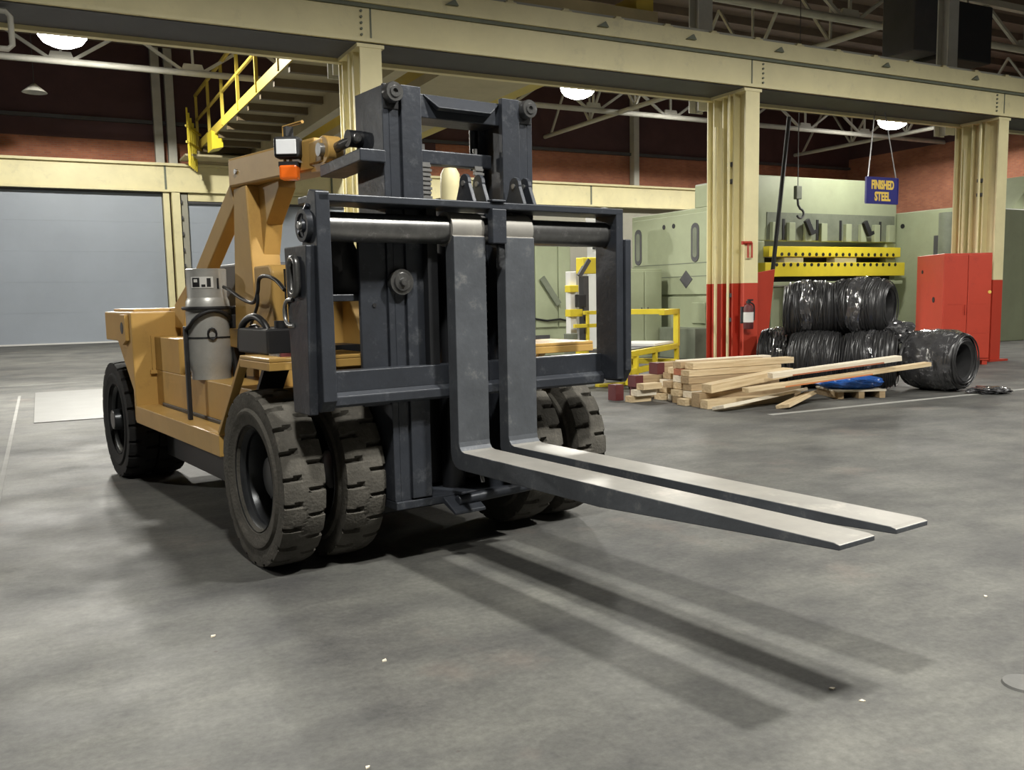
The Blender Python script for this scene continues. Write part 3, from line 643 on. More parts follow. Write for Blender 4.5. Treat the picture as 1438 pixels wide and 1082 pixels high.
C('far_doubler_plate', MB().prism([(0.05, 1.95), (-0.16, 1.95), (-0.16, 1.02), (0.0, 1.02), (0.05, 1.10)], 'y', 1.275, 1.325))
C('near_boss', MB().lathe([(0.001, -0.035), (0.03, -0.035), (0.035, -0.02), (0.06, -0.02), (0.065, -0.03), (0.085, -0.03), (0.09, 0.0)], 'y', c=(-0.095, -0.845, 1.985), n=24), smooth=35, bevel=0)
C('near_boss_bolt', MB().cyl((-0.095, -0.895, 1.985), (-0.095, -0.875, 1.985), 0.022, n=8), 'steel')
C('boss_strap', MB().tube([(-0.06, -0.85, 2.09), (-0.09, -0.855, 2.06), (-0.11, -0.855, 1.99), (-0.09, -0.855, 1.92)], 0.014, 6), 'black', bevel=0, smooth=60)
C('fork_shaft', MB().cyl((-0.105, -0.765, 1.985), (-0.105, 1.215, 1.985), 0.080, n=32), 'shaft', smooth=40, bevel=0)
C('lower_crossbar', MB().box(-0.22, -0.125, -0.765, 1.215, 1.085, 1.205))
C('lower_crossbar', MB().prism([(-0.22, 1.005), (-0.105, 1.005), (-0.095, 1.02), (-0.095, 1.065), (-0.125, 1.088), (-0.22, 1.088)], 'y', -0.765, 1.215))
C('hanger_block', MB().box(0.0, 0.055, 0.235, 0.335, 1.905, 2.105))
C('hanger_lug', MB().box(-0.05, 0.045, 0.24, 0.34, 2.145, 2.16))
for v in (0.14, 0.235, 0.50, 0.575):
    C('lifting_lug', MB().prism([(-0.20, 2.145), (0.0, 2.145), (-0.05, 2.255)] + arc(-0.10, 2.265, 0.05, 0, 180, 6) + [(-0.15, 2.255)], 'y', v, v + 0.025), bevel=0.004)
    C('lug_pin', MB().cyl((-0.10, v - 0.008, 2.26), (-0.10, v, 2.26), 0.016, n=10), 'steel', bevel=0)
C('inner_back_rail', MB().box(-0.19, -0.13, -0.10, -0.03, 1.0, 2.11), 'blackdk')
C('inner_back_rail', MB().box(-0.19, -0.13, 0.44, 0.51, 1.0, 2.11), 'blackdk')
# lifting rings on the side plate
ring = [(-0.14 + 0.045 * math.cos(R(a)) + 0.01, -0.915, 1.72 + (0.05 if math.sin(R(a)) > 0 else -0.05) + 0.045 * math.sin(R(a))) for a in range(0, 360, 20)]
C('shackle', MB().tube(ring, 0.020, 8, closed=True), 'shaft', smooth=60, bevel=0)
uu = [(-0.20, -0.90, 1.60)] + [(-0.24 - 0.07 * math.sin(R(a)), -0.905, 1.53 + 0.07 * math.cos(R(a))) for a in range(0, 181, 20)] + [(-0.20, -0.90, 1.46)]
C('u_bolt_ring', MB().tube(uu, 0.011, 8), 'steel', smooth=60, bevel=0)

# ---- forks
ZT = 0.693
def fork(v0):
    prof = [(-0.095, 1.92), (-0.04, 1.965), (0.0, 1.945), (0.0, 0.78)] + [(0.055 - 0.055 * math.cos(R(a)), ZT + 0.055 - 0.055 * math.sin(R(a)) + 0.0) for a in (0, 30, 60, 90)] + [(2.55, ZT), (2.575, ZT - 0.006), (2.575, ZT - 0.026), (1.25, ZT - 0.105), (0.05, ZT - 0.108)] + [(0.0 - 0.095 * math.sin(R(a)) + 0.0, ZT - 0.013 - 0.095 * math.cos(R(a))) for a in (0, 30, 60, 90)]
    o = P('fork', MB().prism(prof, 'y', v0, v0 + 0.218), 'fork', bevel=0.004)
    o.data.materials.append(M['blade'])
    for p in o.data.polygons:
        if p.normal.z > 0.5 and p.center.x > 0.02 and p.center.z < 1.0: p.material_index = 1
        if p.normal.z > 0.5 and p.center.z > 1.8: p.material_index = 1
    MB().cyl((-0.105, v0, 1.99), (-0.105, v0 + 0.218, 1.99), 0.100, n=28).build('hook_eye', 'blade', o, smooth=40)
    return o
f1 = fork(0.0); fork(0.357)
MB().cyl((0.22, 0.02, 0.545), (0.20, 0.02, 0.60), 0.012, n=8).cyl((0.17, 0.02, 0.60), (0.25, 0.02, 0.605), 0.010, n=8).build('t_pin', 'steel', f1)

# ---- propane tank on the shelf
TX, TYv = -2.31, -0.71
pt = thing('propane_tank', 'silver propane tank strapped on the yellow forklift shelf', 'gas tank', KW(TX, TYv, 1.03), FROT)
MB().lathe([(0.13, 0.0), (0.14, 0.0), (0.14, 0.05), (0.152, 0.09), (0.158, 0.14), (0.158, 0.52), (0.152, 0.57), (0.13, 0.62), (0.07, 0.65), (0.001, 0.655)], 'z', n=32).build('tank_body', 'tank', pt, smooth=40)
MB().lathe([(0.148, 0.56), (0.14, 0.60), (0.142, 0.80), (0.132, 0.805), (0.128, 0.80), (0.130, 0.60)], 'z', n=32).build('collar', 'tank', pt, smooth=40)
MB().cyl((0, 0, 0.64), (0, 0, 0.72), 0.03, n=10).cyl((0, 0, 0.72), (0, 0, 0.75), 0.045, n=12).build('valve', 'steel', pt)
def curved(a0_, a1_, z0, z1, r, nseg=6):
    m = MB(); vs = []
    for i in range(nseg + 1):
        a = R(a0_ + (a1_ - a0_) * i / nseg)
        vs += [(r * math.cos(a), r * math.sin(a), z0), (r * math.cos(a), r * math.sin(a), z1), ((r - 0.002) * math.cos(a), (r - 0.002) * math.sin(a), z1), ((r - 0.002) * math.cos(a), (r - 0.002) * math.sin(a), z0)]
    fs = []
    for i in range(nseg):
        for k in range(4): fs.append((i * 4 + k, i * 4 + (k + 1) % 4, i * 4 + 4 + (k + 1) % 4, i * 4 + 4 + k))
    fs += [(3, 2, 1, 0), tuple(nseg * 4 + k for k in range(4))]
    return m.add(vs, fs)
# the side that faces the camera is around -50 degrees in the truck's frame
lab = curved(-63, 2, 0.665, 0.745, 0.1445, 9).build('warning_label', 'white', pt)
curved(-58, -36, 0.672, 0.738, 0.1458).build('label_emblem', 'black2', lab)
curved(-53, -42, 0.706, 0.728, 0.1468).build('emblem_highlight', 'white', lab)
curved(-31, -20, 0.672, 0.690, 0.1458).build('label_print', 'black2', lab)
curved(-16, -5, 0.672, 0.735, 0.1458).build('label_print', 'black2', lab)
curved(13, 19, 0.66, 0.735, 0.1445).build('collar_slot', 'black2', pt)
curved(-105, 65, 0.30, 0.312, 0.161, 14).build('retaining_strap', 'black2', pt)
ct = Vector((0.172 * math.cos(R(-10)), 0.172 * math.sin(R(-10)), 0.335)); tg = Vector((-math.sin(R(-10)), math.cos(R(-10)), 0))
MB().tube([ct + tg * 0.03 * math.cos(R(a)) + Vector((0, 0, 0.04 * math.sin(R(a)))) for a in range(0, 360, 30)], 0.007, 6, closed=True).build('strap_ring', 'black2', pt, smooth=60)
# bracket that holds the tank
br = P('tank_bracket', MB().box(TX - 0.02, TX + 0.02, TYv - 0.185, TYv - 0.155, 0.735, 1.42), 'black2', label='black hoop bracket around the propane tank')
hp = [(TX + 0.02, TYv - 0.17, 1.40)] + [(TX + 0.175 * (0.4 + 0.6 * math.sin(R(a))), TYv - 0.01 - 0.155 * math.cos(R(a)), 1.40 + 0.13 * math.sin(R(a))) for a in range(15, 166, 15)] + [(TX + 0.10, TYv + 0.15, 1.38)]
MB().tube(hp, 0.015, 8).build('hoop', 'black2', br, smooth=60)
MB().box(TX - 0.02, TX + 0.14, TYv + 0.165, TYv + 0.215, 1.03, 1.56).box(TX + 0.10, TX + 0.145, TYv + 0.13, TYv + 0.165, 1.03, 1.50).build('side_bracket', 'black2', br, bevel=0.004)
curv = [(TX + 0.172 * math.cos(R(a)), TYv + 0.172 * math.sin(R(a)), 1.55) for a in range(-110, 75, 15)]
MB().tube(curv, 0.014, 6).build('upper_band', 'black2', br, smooth=60)
P('gas_hose', hose([(TX + 0.14, TYv + 0.08, 1.70), (-1.94, -0.66, 1.673), (-1.70, -0.66, 1.611), (-1.478, -0.66, 1.586), (-1.388, -0.66, 1.655), (-1.35, -0.66, 1.738), (-1.218, -0.66, 1.753), (-1.05, -0.66, 1.721), (-0.92, -0.66, 1.66)], 0.013), 'hose', smooth=60, bevel=0)
P('gas_hose', hose([(-1.39, -0.66, 1.64), (-1.40, -0.66, 1.58), (-1.46, -0.66, 1.515), (-1.55, -0.66, 1.44)], 0.011), 'hose', smooth=60, bevel=0)

# ================================================================== BRIDGE CRANE
cr_ = bthing('bridge_crane', 'yellow overhead bridge crane with railed walkway beyond the girder', 'crane', 0, 17.0, 7.2)
E0, E1 = 0.12, 23.2                      # local y along the span
def CP(name, mb, m, bevel=0.0): return mb.build(name, m, cr_, bevel)
CP('bridge_girder', MB().box(8.2, 8.55, E0, E1, 0.0, 1.35), 'cranebr')
g2 = CP('trolley_girder', MB().box(9.4, 12.0, E0, E1, 0.0, 0.25), 'cranebr')
MB().box(12.0, 12.45, E0, E1, 0.0, 0.9).build('side_flange', 'craney', g2)
MB().box(9.4, 9.6, E0, E1, 0.25, 1.35).build('inner_web', 'craney', g2)
CP('end_truck', MB().box(6.2, 12.5, E1 - 0.15, E1 + 0.2, 0.02, 0.55), 'cranebr')
CP('end_truck', MB().box(6.2, 12.5, E0 - 0.1, E0 + 0.2, 0.02, 0.55), 'cranebr')
ZW = 0.62
CP('walkway_deck', MB().box(6.25, 8.2, E0, E1, ZW, ZW + 0.05), 'cranebr')
j0 = None
for k in range(13):
    y = E0 + 0.6 + k * 1.8
    if j0 is None: j0 = CP('joist', MB().box(6.3, 8.2, -0.09, 0.09, ZW - 0.22, ZW), 'joist'); o = j0
    else: o = j0.copy(); COL.objects.link(o)
    o.location = (0, y, 0)
CP('kick_plate', MB().box(6.22, 6.27, E0, E1, ZW - 0.05, ZW + 0.28), 'craney')
p0 = None
for k in range(9):
    y = E0 + 0.1 + k * 2.85
    if p0 is None: p0 = CP('rail_post', MB().box(6.18, 6.28, -0.05, 0.05, ZW, ZW + 2.15), 'craney'); o = p0
    else: o = p0.copy(); COL.objects.link(o)
    o.location = (0, y, 0)
CP('hand_rail', MB().cyl((6.24, E0, ZW + 2.15), (6.24, E1, ZW + 2.15), 0.07, n=8), 'craney')
CP('mid_rail', MB().cyl((6.24, E0, ZW + 1.15), (6.24, E1, ZW + 1.15), 0.06, n=8), 'craney')
p0 = None
for k in range(14):
    y = E0 + 0.1 + k * 1.76
    if p0 is None: p0 = CP('inner_rail_post', MB().box(8.25, 8.33, -0.04, 0.04, 1.35, 2.2), 'truss'); o = p0
    else: o = p0.copy(); COL.objects.link(o)
    o.location = (0, y, 0)
CP('inner_hand_rail', MB().cyl((8.29, E0, 2.2), (8.29, E1, 2.2), 0.045, n=8), 'truss')
# ladder cage at the far end of the walkway
for k in range(5):
    CP('ladder_rail', MB().box(5.5 + 0.13 * k, 5.56 + 0.13 * k, E1 - 2.4 + 0.4 * k, E1 - 2.34 + 0.4 * k, ZW - 1.0, ZW + 1.2 - 0.12 * k), 'safety')
for z in (ZW - 0.1, ZW + 0.5):
    CP('ladder_hoop', MB().bar((5.45, E1 - 2.5, z), (6.3, E1 - 0.5, z), 0.06, 0.08), 'safety')
CP('end_platform', MB().box(5.5, 8.2, E1 - 1.6, E1, ZW - 0.5, ZW - 0.42), 'cranebr')
CP('ladder_knee', MB().prism([(6.1, ZW + 0.1), (6.5, ZW - 0.1), (6.5, ZW - 0.5), (6.1, ZW - 0.6)], 'y', E1 - 4.2, E1 - 3.2), 'safety')

# ================================================================== HANGING SIGN
sg = bthing('hanging_sign', 'dark blue hanging sign with yellow FINISHED STEEL lettering', 'sign', 15.25, 13.2, 3.575)
MB().box(-0.44, 0.44, -0.015, 0.015, -0.255, 0.255).build('sign_board', 'blue', sg, bevel=0.004)
fr = MB().box(-0.455, 0.455, -0.022, 0.022, 0.245, 0.265).box(-0.455, 0.455, -0.022, 0.022, -0.265, -0.245)
fr.box(-0.46, -0.44, -0.022, 0.022, -0.245, 0.245).box(0.44, 0.46, -0.022, 0.022, -0.245, 0.245).build('edge_frame', 'blue', sg)
def text_mesh(txt, name, m, parent, loc, size, sx=1.0):
    c = bpy.data.curves.new(name, 'FONT'); c.body = txt; c.size = size; c.align_x = 'CENTER'; c.align_y = 'CENTER'; c.extrude = 0.004; c.offset = size * 0.045; c.resolution_u = 3
    tmp = bpy.data.objects.new('tmp_text', c); COL.objects.link(tmp)
    bpy.context.view_layer.update()
    me = bpy.data.meshes.new_from_object(tmp.evaluated_get(bpy.context.evaluated_depsgraph_get())); me.name = name
    bpy.data.objects.remove(tmp); me.materials.clear(); me.materials.append(M[m])
    o = bpy.data.objects.new(name, me); COL.objects.link(o); o.parent = parent; o.location = loc; o.rotation_euler = (R(90), 0, 0); o.scale = (sx, 1, 1)
    return o
text_mesh('FINISHED', 'lettering', 'letter', sg, (0, -0.020, 0.105), 0.235, 0.66)
text_mesh('STEEL', 'lettering', 'letter', sg, (0, -0.020, -0.125), 0.235, 0.75)
for x in (-0.40, 0.40):
    MB().cyl((x, 0, 0.26), (x * 0.35, 0.1, 1.60), 0.012, n=6).build('suspension_wire', 'steel', sg)

# ================================================================== PRESSES AND MACHINES
pa = bthing('press_machine', 'pale green press side panel with oval slots beside the column', 'machine', 14.2, 17.0)
def MP(t, name, mb, m, bevel=0.0, smooth=None): return mb.build(name, m, t, bevel, smooth)
MP(pa, 'body', MB().box(0, 1.0, 0.0, 3.5, 0, 3.62), 'green', 0.02)
MP(pa, 'crown', MB().box(0.0, 1.0, -0.2, 0.85, 3.62, 4.15), 'green', 0.02)
MP(pa, 'side_cover', MB().box(-0.06, 0, 0.25, 3.35, 1.55, 3.5), 'green', 0.01)
MP(pa, 'lower_cover', MB().box(-0.05, 0, 0.25, 3.35, 0.5, 1.5), 'green', 0.01)
def oval(cy_, cz, hw, hh):
    return [(cy_ + hw * math.cos(R(a)), cz + hh + hw * math.sin(R(a))) for a in range(0, 181, 30)] + [(cy_ + hw * math.cos(R(a)), cz - hh + hw * math.sin(R(a))) for a in range(180, 361, 30)]
for y in (0.75, 3.12):
    s_ = MP(pa, 'oval_slot', MB().prism(oval(y, 2.80, 0.15, 0.32), 'x', -0.075, -0.055), 'darkgrey')
    MB().prism(oval(y, 2.80, 0.08, 0.28), 'x', -0.08, -0.07).build('slot_glass', 'greendk', s_)
MP(pa, 'warning_diamond', MB().prism([(1.10, 1.70), (1.35, 1.92), (1.10, 2.14), (0.85, 1.92)], 'x', -0.07, -0.055), 'darkgrey')
MP(pa, 'inspection_hole', MB().cyl((-0.07, 2.0, 3.25), (-0.05, 2.0, 3.25), 0.06, n=12), 'black2')
MP(pa, 'inspection_hole', MB().cyl((-0.07, 1.6, 3.25), (-0.05, 1.6, 3.25), 0.06, n=12), 'black2')
for z in (1.98, 2.30): MP(pa, 'panel_line', MB().box(-0.065, -0.055, 0.3, 3.3, z, z + 0.02), 'greendk')
MP(pa, 'valve_door', MB().box(-0.09, -0.05, 0.35, 0.85, 0.85, 1.35), 'green', 0.01)
MP(pa, 'dark_skid', MB().box(-0.5, -0.05, 0.2, 1.6, 0.0, 0.75), 'greendk', 0.02)
pc = bthing('control_cabinet', 'tall pale green electrical cabinet against the press side', 'cabinet', 12.75, 18.7)
MP(pc, 'body', MB().box(0, 1.1, 0, 0.9, 0, 2.2), 'green', 0.015)
for x in (0.03, 0.57):
    d_ = MP(pc, 'door', MB().box(x, x + 0.50, -0.03, 0, 0.15, 2.14), 'green', 0.01)
    MB().box(x + 0.06 if x > 0.3 else x + 0.41, x + 0.09 if x > 0.3 else x + 0.44, -0.05, -0.03, 1.1, 1.25).build('handle', 'darkgrey', d_)
pw = bthing('hydraulic_unit', 'cream white hydraulic unit standing between the green machines', 'machine', 12.7, 20.1)
MP(pw, 'column', MB().box(0.1, 0.5, 0, 0.45, 0, 3.6), 'white', 0.02)
MP(pw, 'head', MB().cyl((0.3, -0.12, 3.55), (0.3, 0.4, 3.55), 0.26, n=18), 'white', 0, 40)
MP(pw, 'bracket', MB().box(0.45, 0.8, 0.0, 0.3, 2.3, 2.75), 'white', 0.02)
MP(pw, 'dark_coupling', MB().box(0.05, 0.55, -0.05, 0.1, 2.75, 2.95), 'black2', 0.01)
pd = bthing('green_press_cabinet', 'broad pale green machine cabinet seen through the carriage frame', 'machine', 10.4, 21.0)
MP(pd, 'body', MB().box(0, 2.2, 0.05, 2.5, 0, 3.3), 'green', 0.02)
for x0_, x1_ in ((0.05, 1.05), (1.10, 1.75), (1.80, 2.15)):
    MP(pd, 'door_panel', MB().box(x0_, x1_, 0.0, 0.05, 0.75, 3.2), 'green', 0.008)
MP(pd, 'lever_arm', MB().bar((1.25, -0.08, 2.05), (1.75, -0.08, 1.35), 0.05, 0.16), 'greendk')
MP(pd, 'cable', MB().tube([(1.0, -0.03, 1.0), (1.4, -0.05, 0.93), (1.8, -0.05, 0.96), (2.1, -0.04, 0.90)], 0.025, 6), 'black2', 0, 60)
MP(pd, 'base_vent', MB().box(0.3, 1.5, -0.02, 0.05, 0.15, 0.55), 'darkgrey')

pb = bthing('bolster_press', 'wide pale green press with yellow drilled bolster bars', 'machine', 17.1, 19.0)
MP(pb, 'crown', MB().box(0, 5.5, 0.0, 2.5, 2.95, 4.70), 'green', 0.03)
MP(pb, 'crown_recess', MB().box(0.45, 5.4, -0.02, 0.0, 2.98, 3.72), 'greendk')
for x in (0.55, 1.15, 1.75, 2.35, 3.3, 3.9, 4.45, 5.05):
    MP(pb, 'rib', MB().box(x, x + 0.22, -0.14, -0.02, 2.95, 3.45), 'green', 0.01)
for x in (1.0, 2.25, 3.15, 4.75):
    MP(pb, 'rib_slot', MB().box(x, x + 0.08, -0.04, -0.02, 2.98, 3.55), 'black2')
for x in (1.70, 3.95):
    h_ = MP(pb, 'clamp_hook', MB().bar((x, -0.2, 3.52), (x + 0.22, -0.2, 3.15), 0.10, 0.16), 'black2', 0.01)
    MB().bar((x + 0.16, -0.2, 3.15), (x + 0.36, -0.2, 3.22), 0.08, 0.10).build('hook_tip', 'black2', h_)
MP(pb, 'left_upright', MB().box(0, 0.4, 0.0, 2.5, 0, 2.95), 'green', 0.02)
MP(pb, 'right_upright', MB().box(5.1, 5.5, 0.0, 2.5, 0, 2.95), 'green', 0.02)
up_ = MP(pb, 'upper_bolster_bar', MB().box(0.35, 5.45, -0.22, 0.2, 2.52, 2.80), 'safety', 0.01)
lo_ = MP(pb, 'lower_bolster_bar', MB().box(0.15, 5.55, -0.30, 0.2, 1.98, 2.36), 'safety', 0.01)
hole = MB().cyl((0, 0, 0), (0, -0.012, 0), 0.05, n=10); h0 = None
for k in range(19):
    for z, par in ((2.585, up_), (2.30, lo_)):
        if h0 is None: h0 = hole.build('drilled_hole', 'black2', par); o = h0
        else: o = h0.copy(); COL.objects.link(o); o.parent = par
        o.location = (0.55 + k * 0.255, -0.22 if par is up_ else -0.30, z)
MP(pb, 'die_gap', MB().box(0.4, 5.1, 0.25, 0.4, 2.36, 2.52), 'black2')
MP(pb, 'die_block', MB().box(1.0, 1.7, -0.12, 0.2, 2.36, 2.50), 'white', 0.01)
MP(pb, 'die_block', MB().box(2.9, 3.75, -0.12, 0.2, 2.36, 2.51), 'white', 0.01)
MP(pb, 'bed', MB().box(0.2, 5.4, -0.1, 2.5, 0, 1.72), 'green', 0.02)
MP(pb, 'bed_ledge', MB().box(0.1, 5.5, -0.28, 0.2, 1.74, 1.84), 'green', 0.01)
MP(pb, 'ledge_gap', MB().box(0.4, 5.2, -0.05, 0.1, 1.84, 1.98), 'black2')
for x in (0.45, 0.95): MP(pb, 'bed_rib', MB().box(x, x + 0.1, -0.2, -0.1, 0.1, 1.7), 'green', 0.01)
hk = bthing('chain_hoist_hook', 'dark hoist hook hanging before the press crown', 'hook', 17.98, 18.3, 3.55)
MB().cyl((0, 0, 0.75), (0, 0, 5.7), 0.012, n=6).build('chain', 'darkgrey', hk)
MB().box(-0.10, 0.10, -0.06, 0.06, 0.45, 0.80).build('hook_block', 'greendk', hk, bevel=0.02)
MB().tube([(0, 0, 0.45), (0.02, 0, 0.3), (0.10, 0, 0.2)] + [(0.10 + 0.12 * math.sin(R(a)), 0, 0.08 + 0.12 * math.cos(R(a))) for a in range(20, 250, 25)], 0.03, 8).build('hook', 'darkgrey', hk, smooth=60)

pcx = bthing('grey_green_machine', 'green machine with grey vertical pipe behind the red cabinet', 'machine', 23.0, 16.5)
MP(pcx, 'body', MB().box(0.0, 3.0, 0.6, 2.9, 0, 3.85), 'green', 0.03)
MP(pcx, 'vertical_pipe', MB().cyl((-0.15, 0.9, 0), (-0.15, 0.9, 3.7), 0.28, n=20), 'greendk', 0, 40)
MP(pcx, 'side_frame', MB().prism([(0.0, 0), (0.55, 0), (0.55, 3.4), (0.3, 3.7), (0.0, 3.0)], 'x', 0.2, 1.0), 'wall', 0.02)
MP(pcx, 'port_hole', MB().cyl((-0.02, 2.6, 3.45), (0.0, 2.6, 3.45), 0.07, n=12), 'black2')
MP(pcx, 'dark_slot', MB().box(-0.02, 0.0, 1.35, 1.5, 1.6, 3.1), 'darkgrey')
pr = bthing('green_end_press', 'green press with round black gauge beyond the last column', 'machine', 30.5, 20.9)
MP(pr, 'body', MB().prism([(0, 0), (4.0, 0), (4.0, 5.6), (1.6, 5.6), (0.0, 4.1)], 'y', 0, 2.5), 'green', 0.03)
g_ = MP(pr, 'gauge', MB().cyl((0.62, -0.08, 3.65), (0.62, 0, 3.65), 0.42, n=24), 'black2', 0, 40)
MB().lathe([(0.42, 0.0), (0.46, 0.0), (0.46, -0.10), (0.42, -0.10)], 'y', c=(0.62, -0.02, 3.65), n=24, closed=True).build('gauge_rim', 'darkgrey', g_)
MP(pr, 'grimy_skirt', MB().box(0.1, 3.9, -0.05, 0, 2.2, 2.8), 'greendk')
MP(pr, 'lower_skid', MB().box(-0.1, 4.0, -0.5, 0, 0, 1.5), 'green', 0.02)
MP(pr, 'white_jug', MB().box(0.2, 0.7, -0.4, -0.1, 1.5, 2.1), 'white', 0.05)

# unit heater in the roof
uh = bthing('unit_heater', 'dark box unit heater hanging under the roof', 'heater', 20.6, 16.2, 7.45)
MP(uh, 'casing', MB().box(0.2, 2.1, 0, 1.2, 0, 1.45), 'black2', 0.03)
MP(uh, 'side_duct', MB().box(-0.75, 0.2, 0.1, 1.1, 0.1, 1.7), 'darkgrey', 0.03)
for x in (0.4, 1.9): MP(uh, 'hanger_rod', MB().cyl((x, 0.6, 1.45), (x, 0.6, 3.8), 0.03, n=6), 'truss')

# ================================================================== SMALL THINGS ON THE COLUMNS
fe = bthing('fire_extinguisher', 'red fire extinguisher hung on the red column base', 'extinguisher', 11.22, 12.58, 0.93)
MB().lathe([(0.001, 0.0), (0.085, 0.0), (0.09, 0.02), (0.09, 0.36), (0.07, 0.42), (0.03, 0.44), (0.03, 0.46), (0.001, 0.46)], 'z', n=20).build('cylinder', 'redend', fe, smooth=40)
MB().lathe([(0.0915, 0.12), (0.0915, 0.30)], 'z', n=20).build('label_band', 'white', fe)
MB().box(-0.03, 0.03, -0.03, 0.03, 0.46, 0.50).box(-0.02, 0.10, -0.012, 0.012, 0.50, 0.53).build('valve_handle', 'black2', fe)
hose([(0.03, -0.02, 0.47), (0.10, -0.03, 0.42), (0.11, -0.03, 0.28), (0.10, -0.03, 0.15)], 0.014).build('hose', 'black2', fe, smooth=60)
MB().box(-0.10, 0.10, 0.085, 0.10, 0.1, 0.4).build('wall_bracket', 'darkgrey', fe)
rh = bthing('red_bracket', 'small red loop bracket mounted on the cream column', 'bracket', 11.28, 12.68, 2.2)
MB().tube([(-0.10, 0, 0.26), (-0.10, -0.03, 0.26), (0.07, -0.03, 0.26), (0.07, -0.03, 0.0), (-0.02, -0.03, 0.0), (-0.02, -0.03, 0.24)], 0.017, 6).build('loop', 'redp', rh)
MB().box(-0.14, 0.09, -0.012, 0.015, 0.23, 0.29).build('mount_plate', 'redp', rh)
gd = bthing('red_guard_plate', 'tapered red guard plate standing behind the column base', 'guard', 13.25, 14.6)
MB().prism([(0.0, 0), (0.22, 0), (0.46, 2.05), (-0.03, 1.98)], 'y', -0.03, 0.03).build('plate', 'redp', gd, bevel=0.006)
MB().box(-0.05, 0.3, -0.15, 0.15, 0, 0.03).build('foot', 'redp', gd)
pl = bthing('black_pole', 'long black pole leaning upright between column and press', 'pole', 16.5, 17.9)
MB().cyl((0, 0, 0.02), (0.75, 0, 6.0), 0.055, n=10).build('shaft', 'black2', pl, smooth=40)
MB().cyl((0, 0, 0), (0, 0, 0.05), 0.12, n=12).build('foot', 'black2', pl)
lbk = bthing('pipe_loop', 'white bent pipe loop hanging under the girder', 'pipe', -0.12, 12.9, 4.66)
MB().tube([(-0.35, 0, 0.44), (0.0, 0, 0.44), (0.05, 0, 0.38), (0.05, 0, 0.05), (0.0, 0, 0.0), (-0.35, 0, 0.0)], 0.035, 8).build('pipe', 'truss', lbk, smooth=60)
MB().box(-0.25, -0.15, -0.04, 0.04, -0.02, 0.50).build('pipe_clamp', 'truss', lbk)

# ================================================================== RED CABINET
rc = thing('red_cabinet', 'tall red steel storage cabinet between the coils and the column', 'cabinet', (8.76, 18.9, 0), R(-4.5))
MB().box(0, 0.96, 0, 1.55, 0.09, 2.30).build('body', 'red', rc, bevel=0.01)
for x in (0.01, 0.485):
    d_ = MB().box(x, x + 0.465, -0.025, 0, 0.14, 2.26).build('door', 'red', rc, bevel=0.006)
    for z in (0.65, 1.25): MB().box(x + 0.08, x + 0.38, -0.030, -0.025, z, z + 0.012).build('pressed_rib', 'redp', d_)
MB().box(0.43, 0.46, -0.055, -0.025, 1.05, 1.25).build('handle', 'redp', rc)
MB().cyl((0.92, -0.03, 1.5), (0.92, -0.02, 1.5), 0.035, n=12).build('label_spot', 'letter', rc)
MB().cyl((-0.012, 0.5, 1.35), (0.0, 0.5, 1.35), 0.06, n=12).build('side_hole', 'black2', rc)
MB().cyl((-0.012, 1.2, 1.95), (0.0, 1.2, 1.95), 0.04, n=12).build('side_hole', 'black2', rc)
for x in (0.02, 0.84):
    for y in (0.02, 1.43): MB().box(x, x + 0.1, y, y + 0.1, 0, 0.09).build('foot', 'redp', rc)

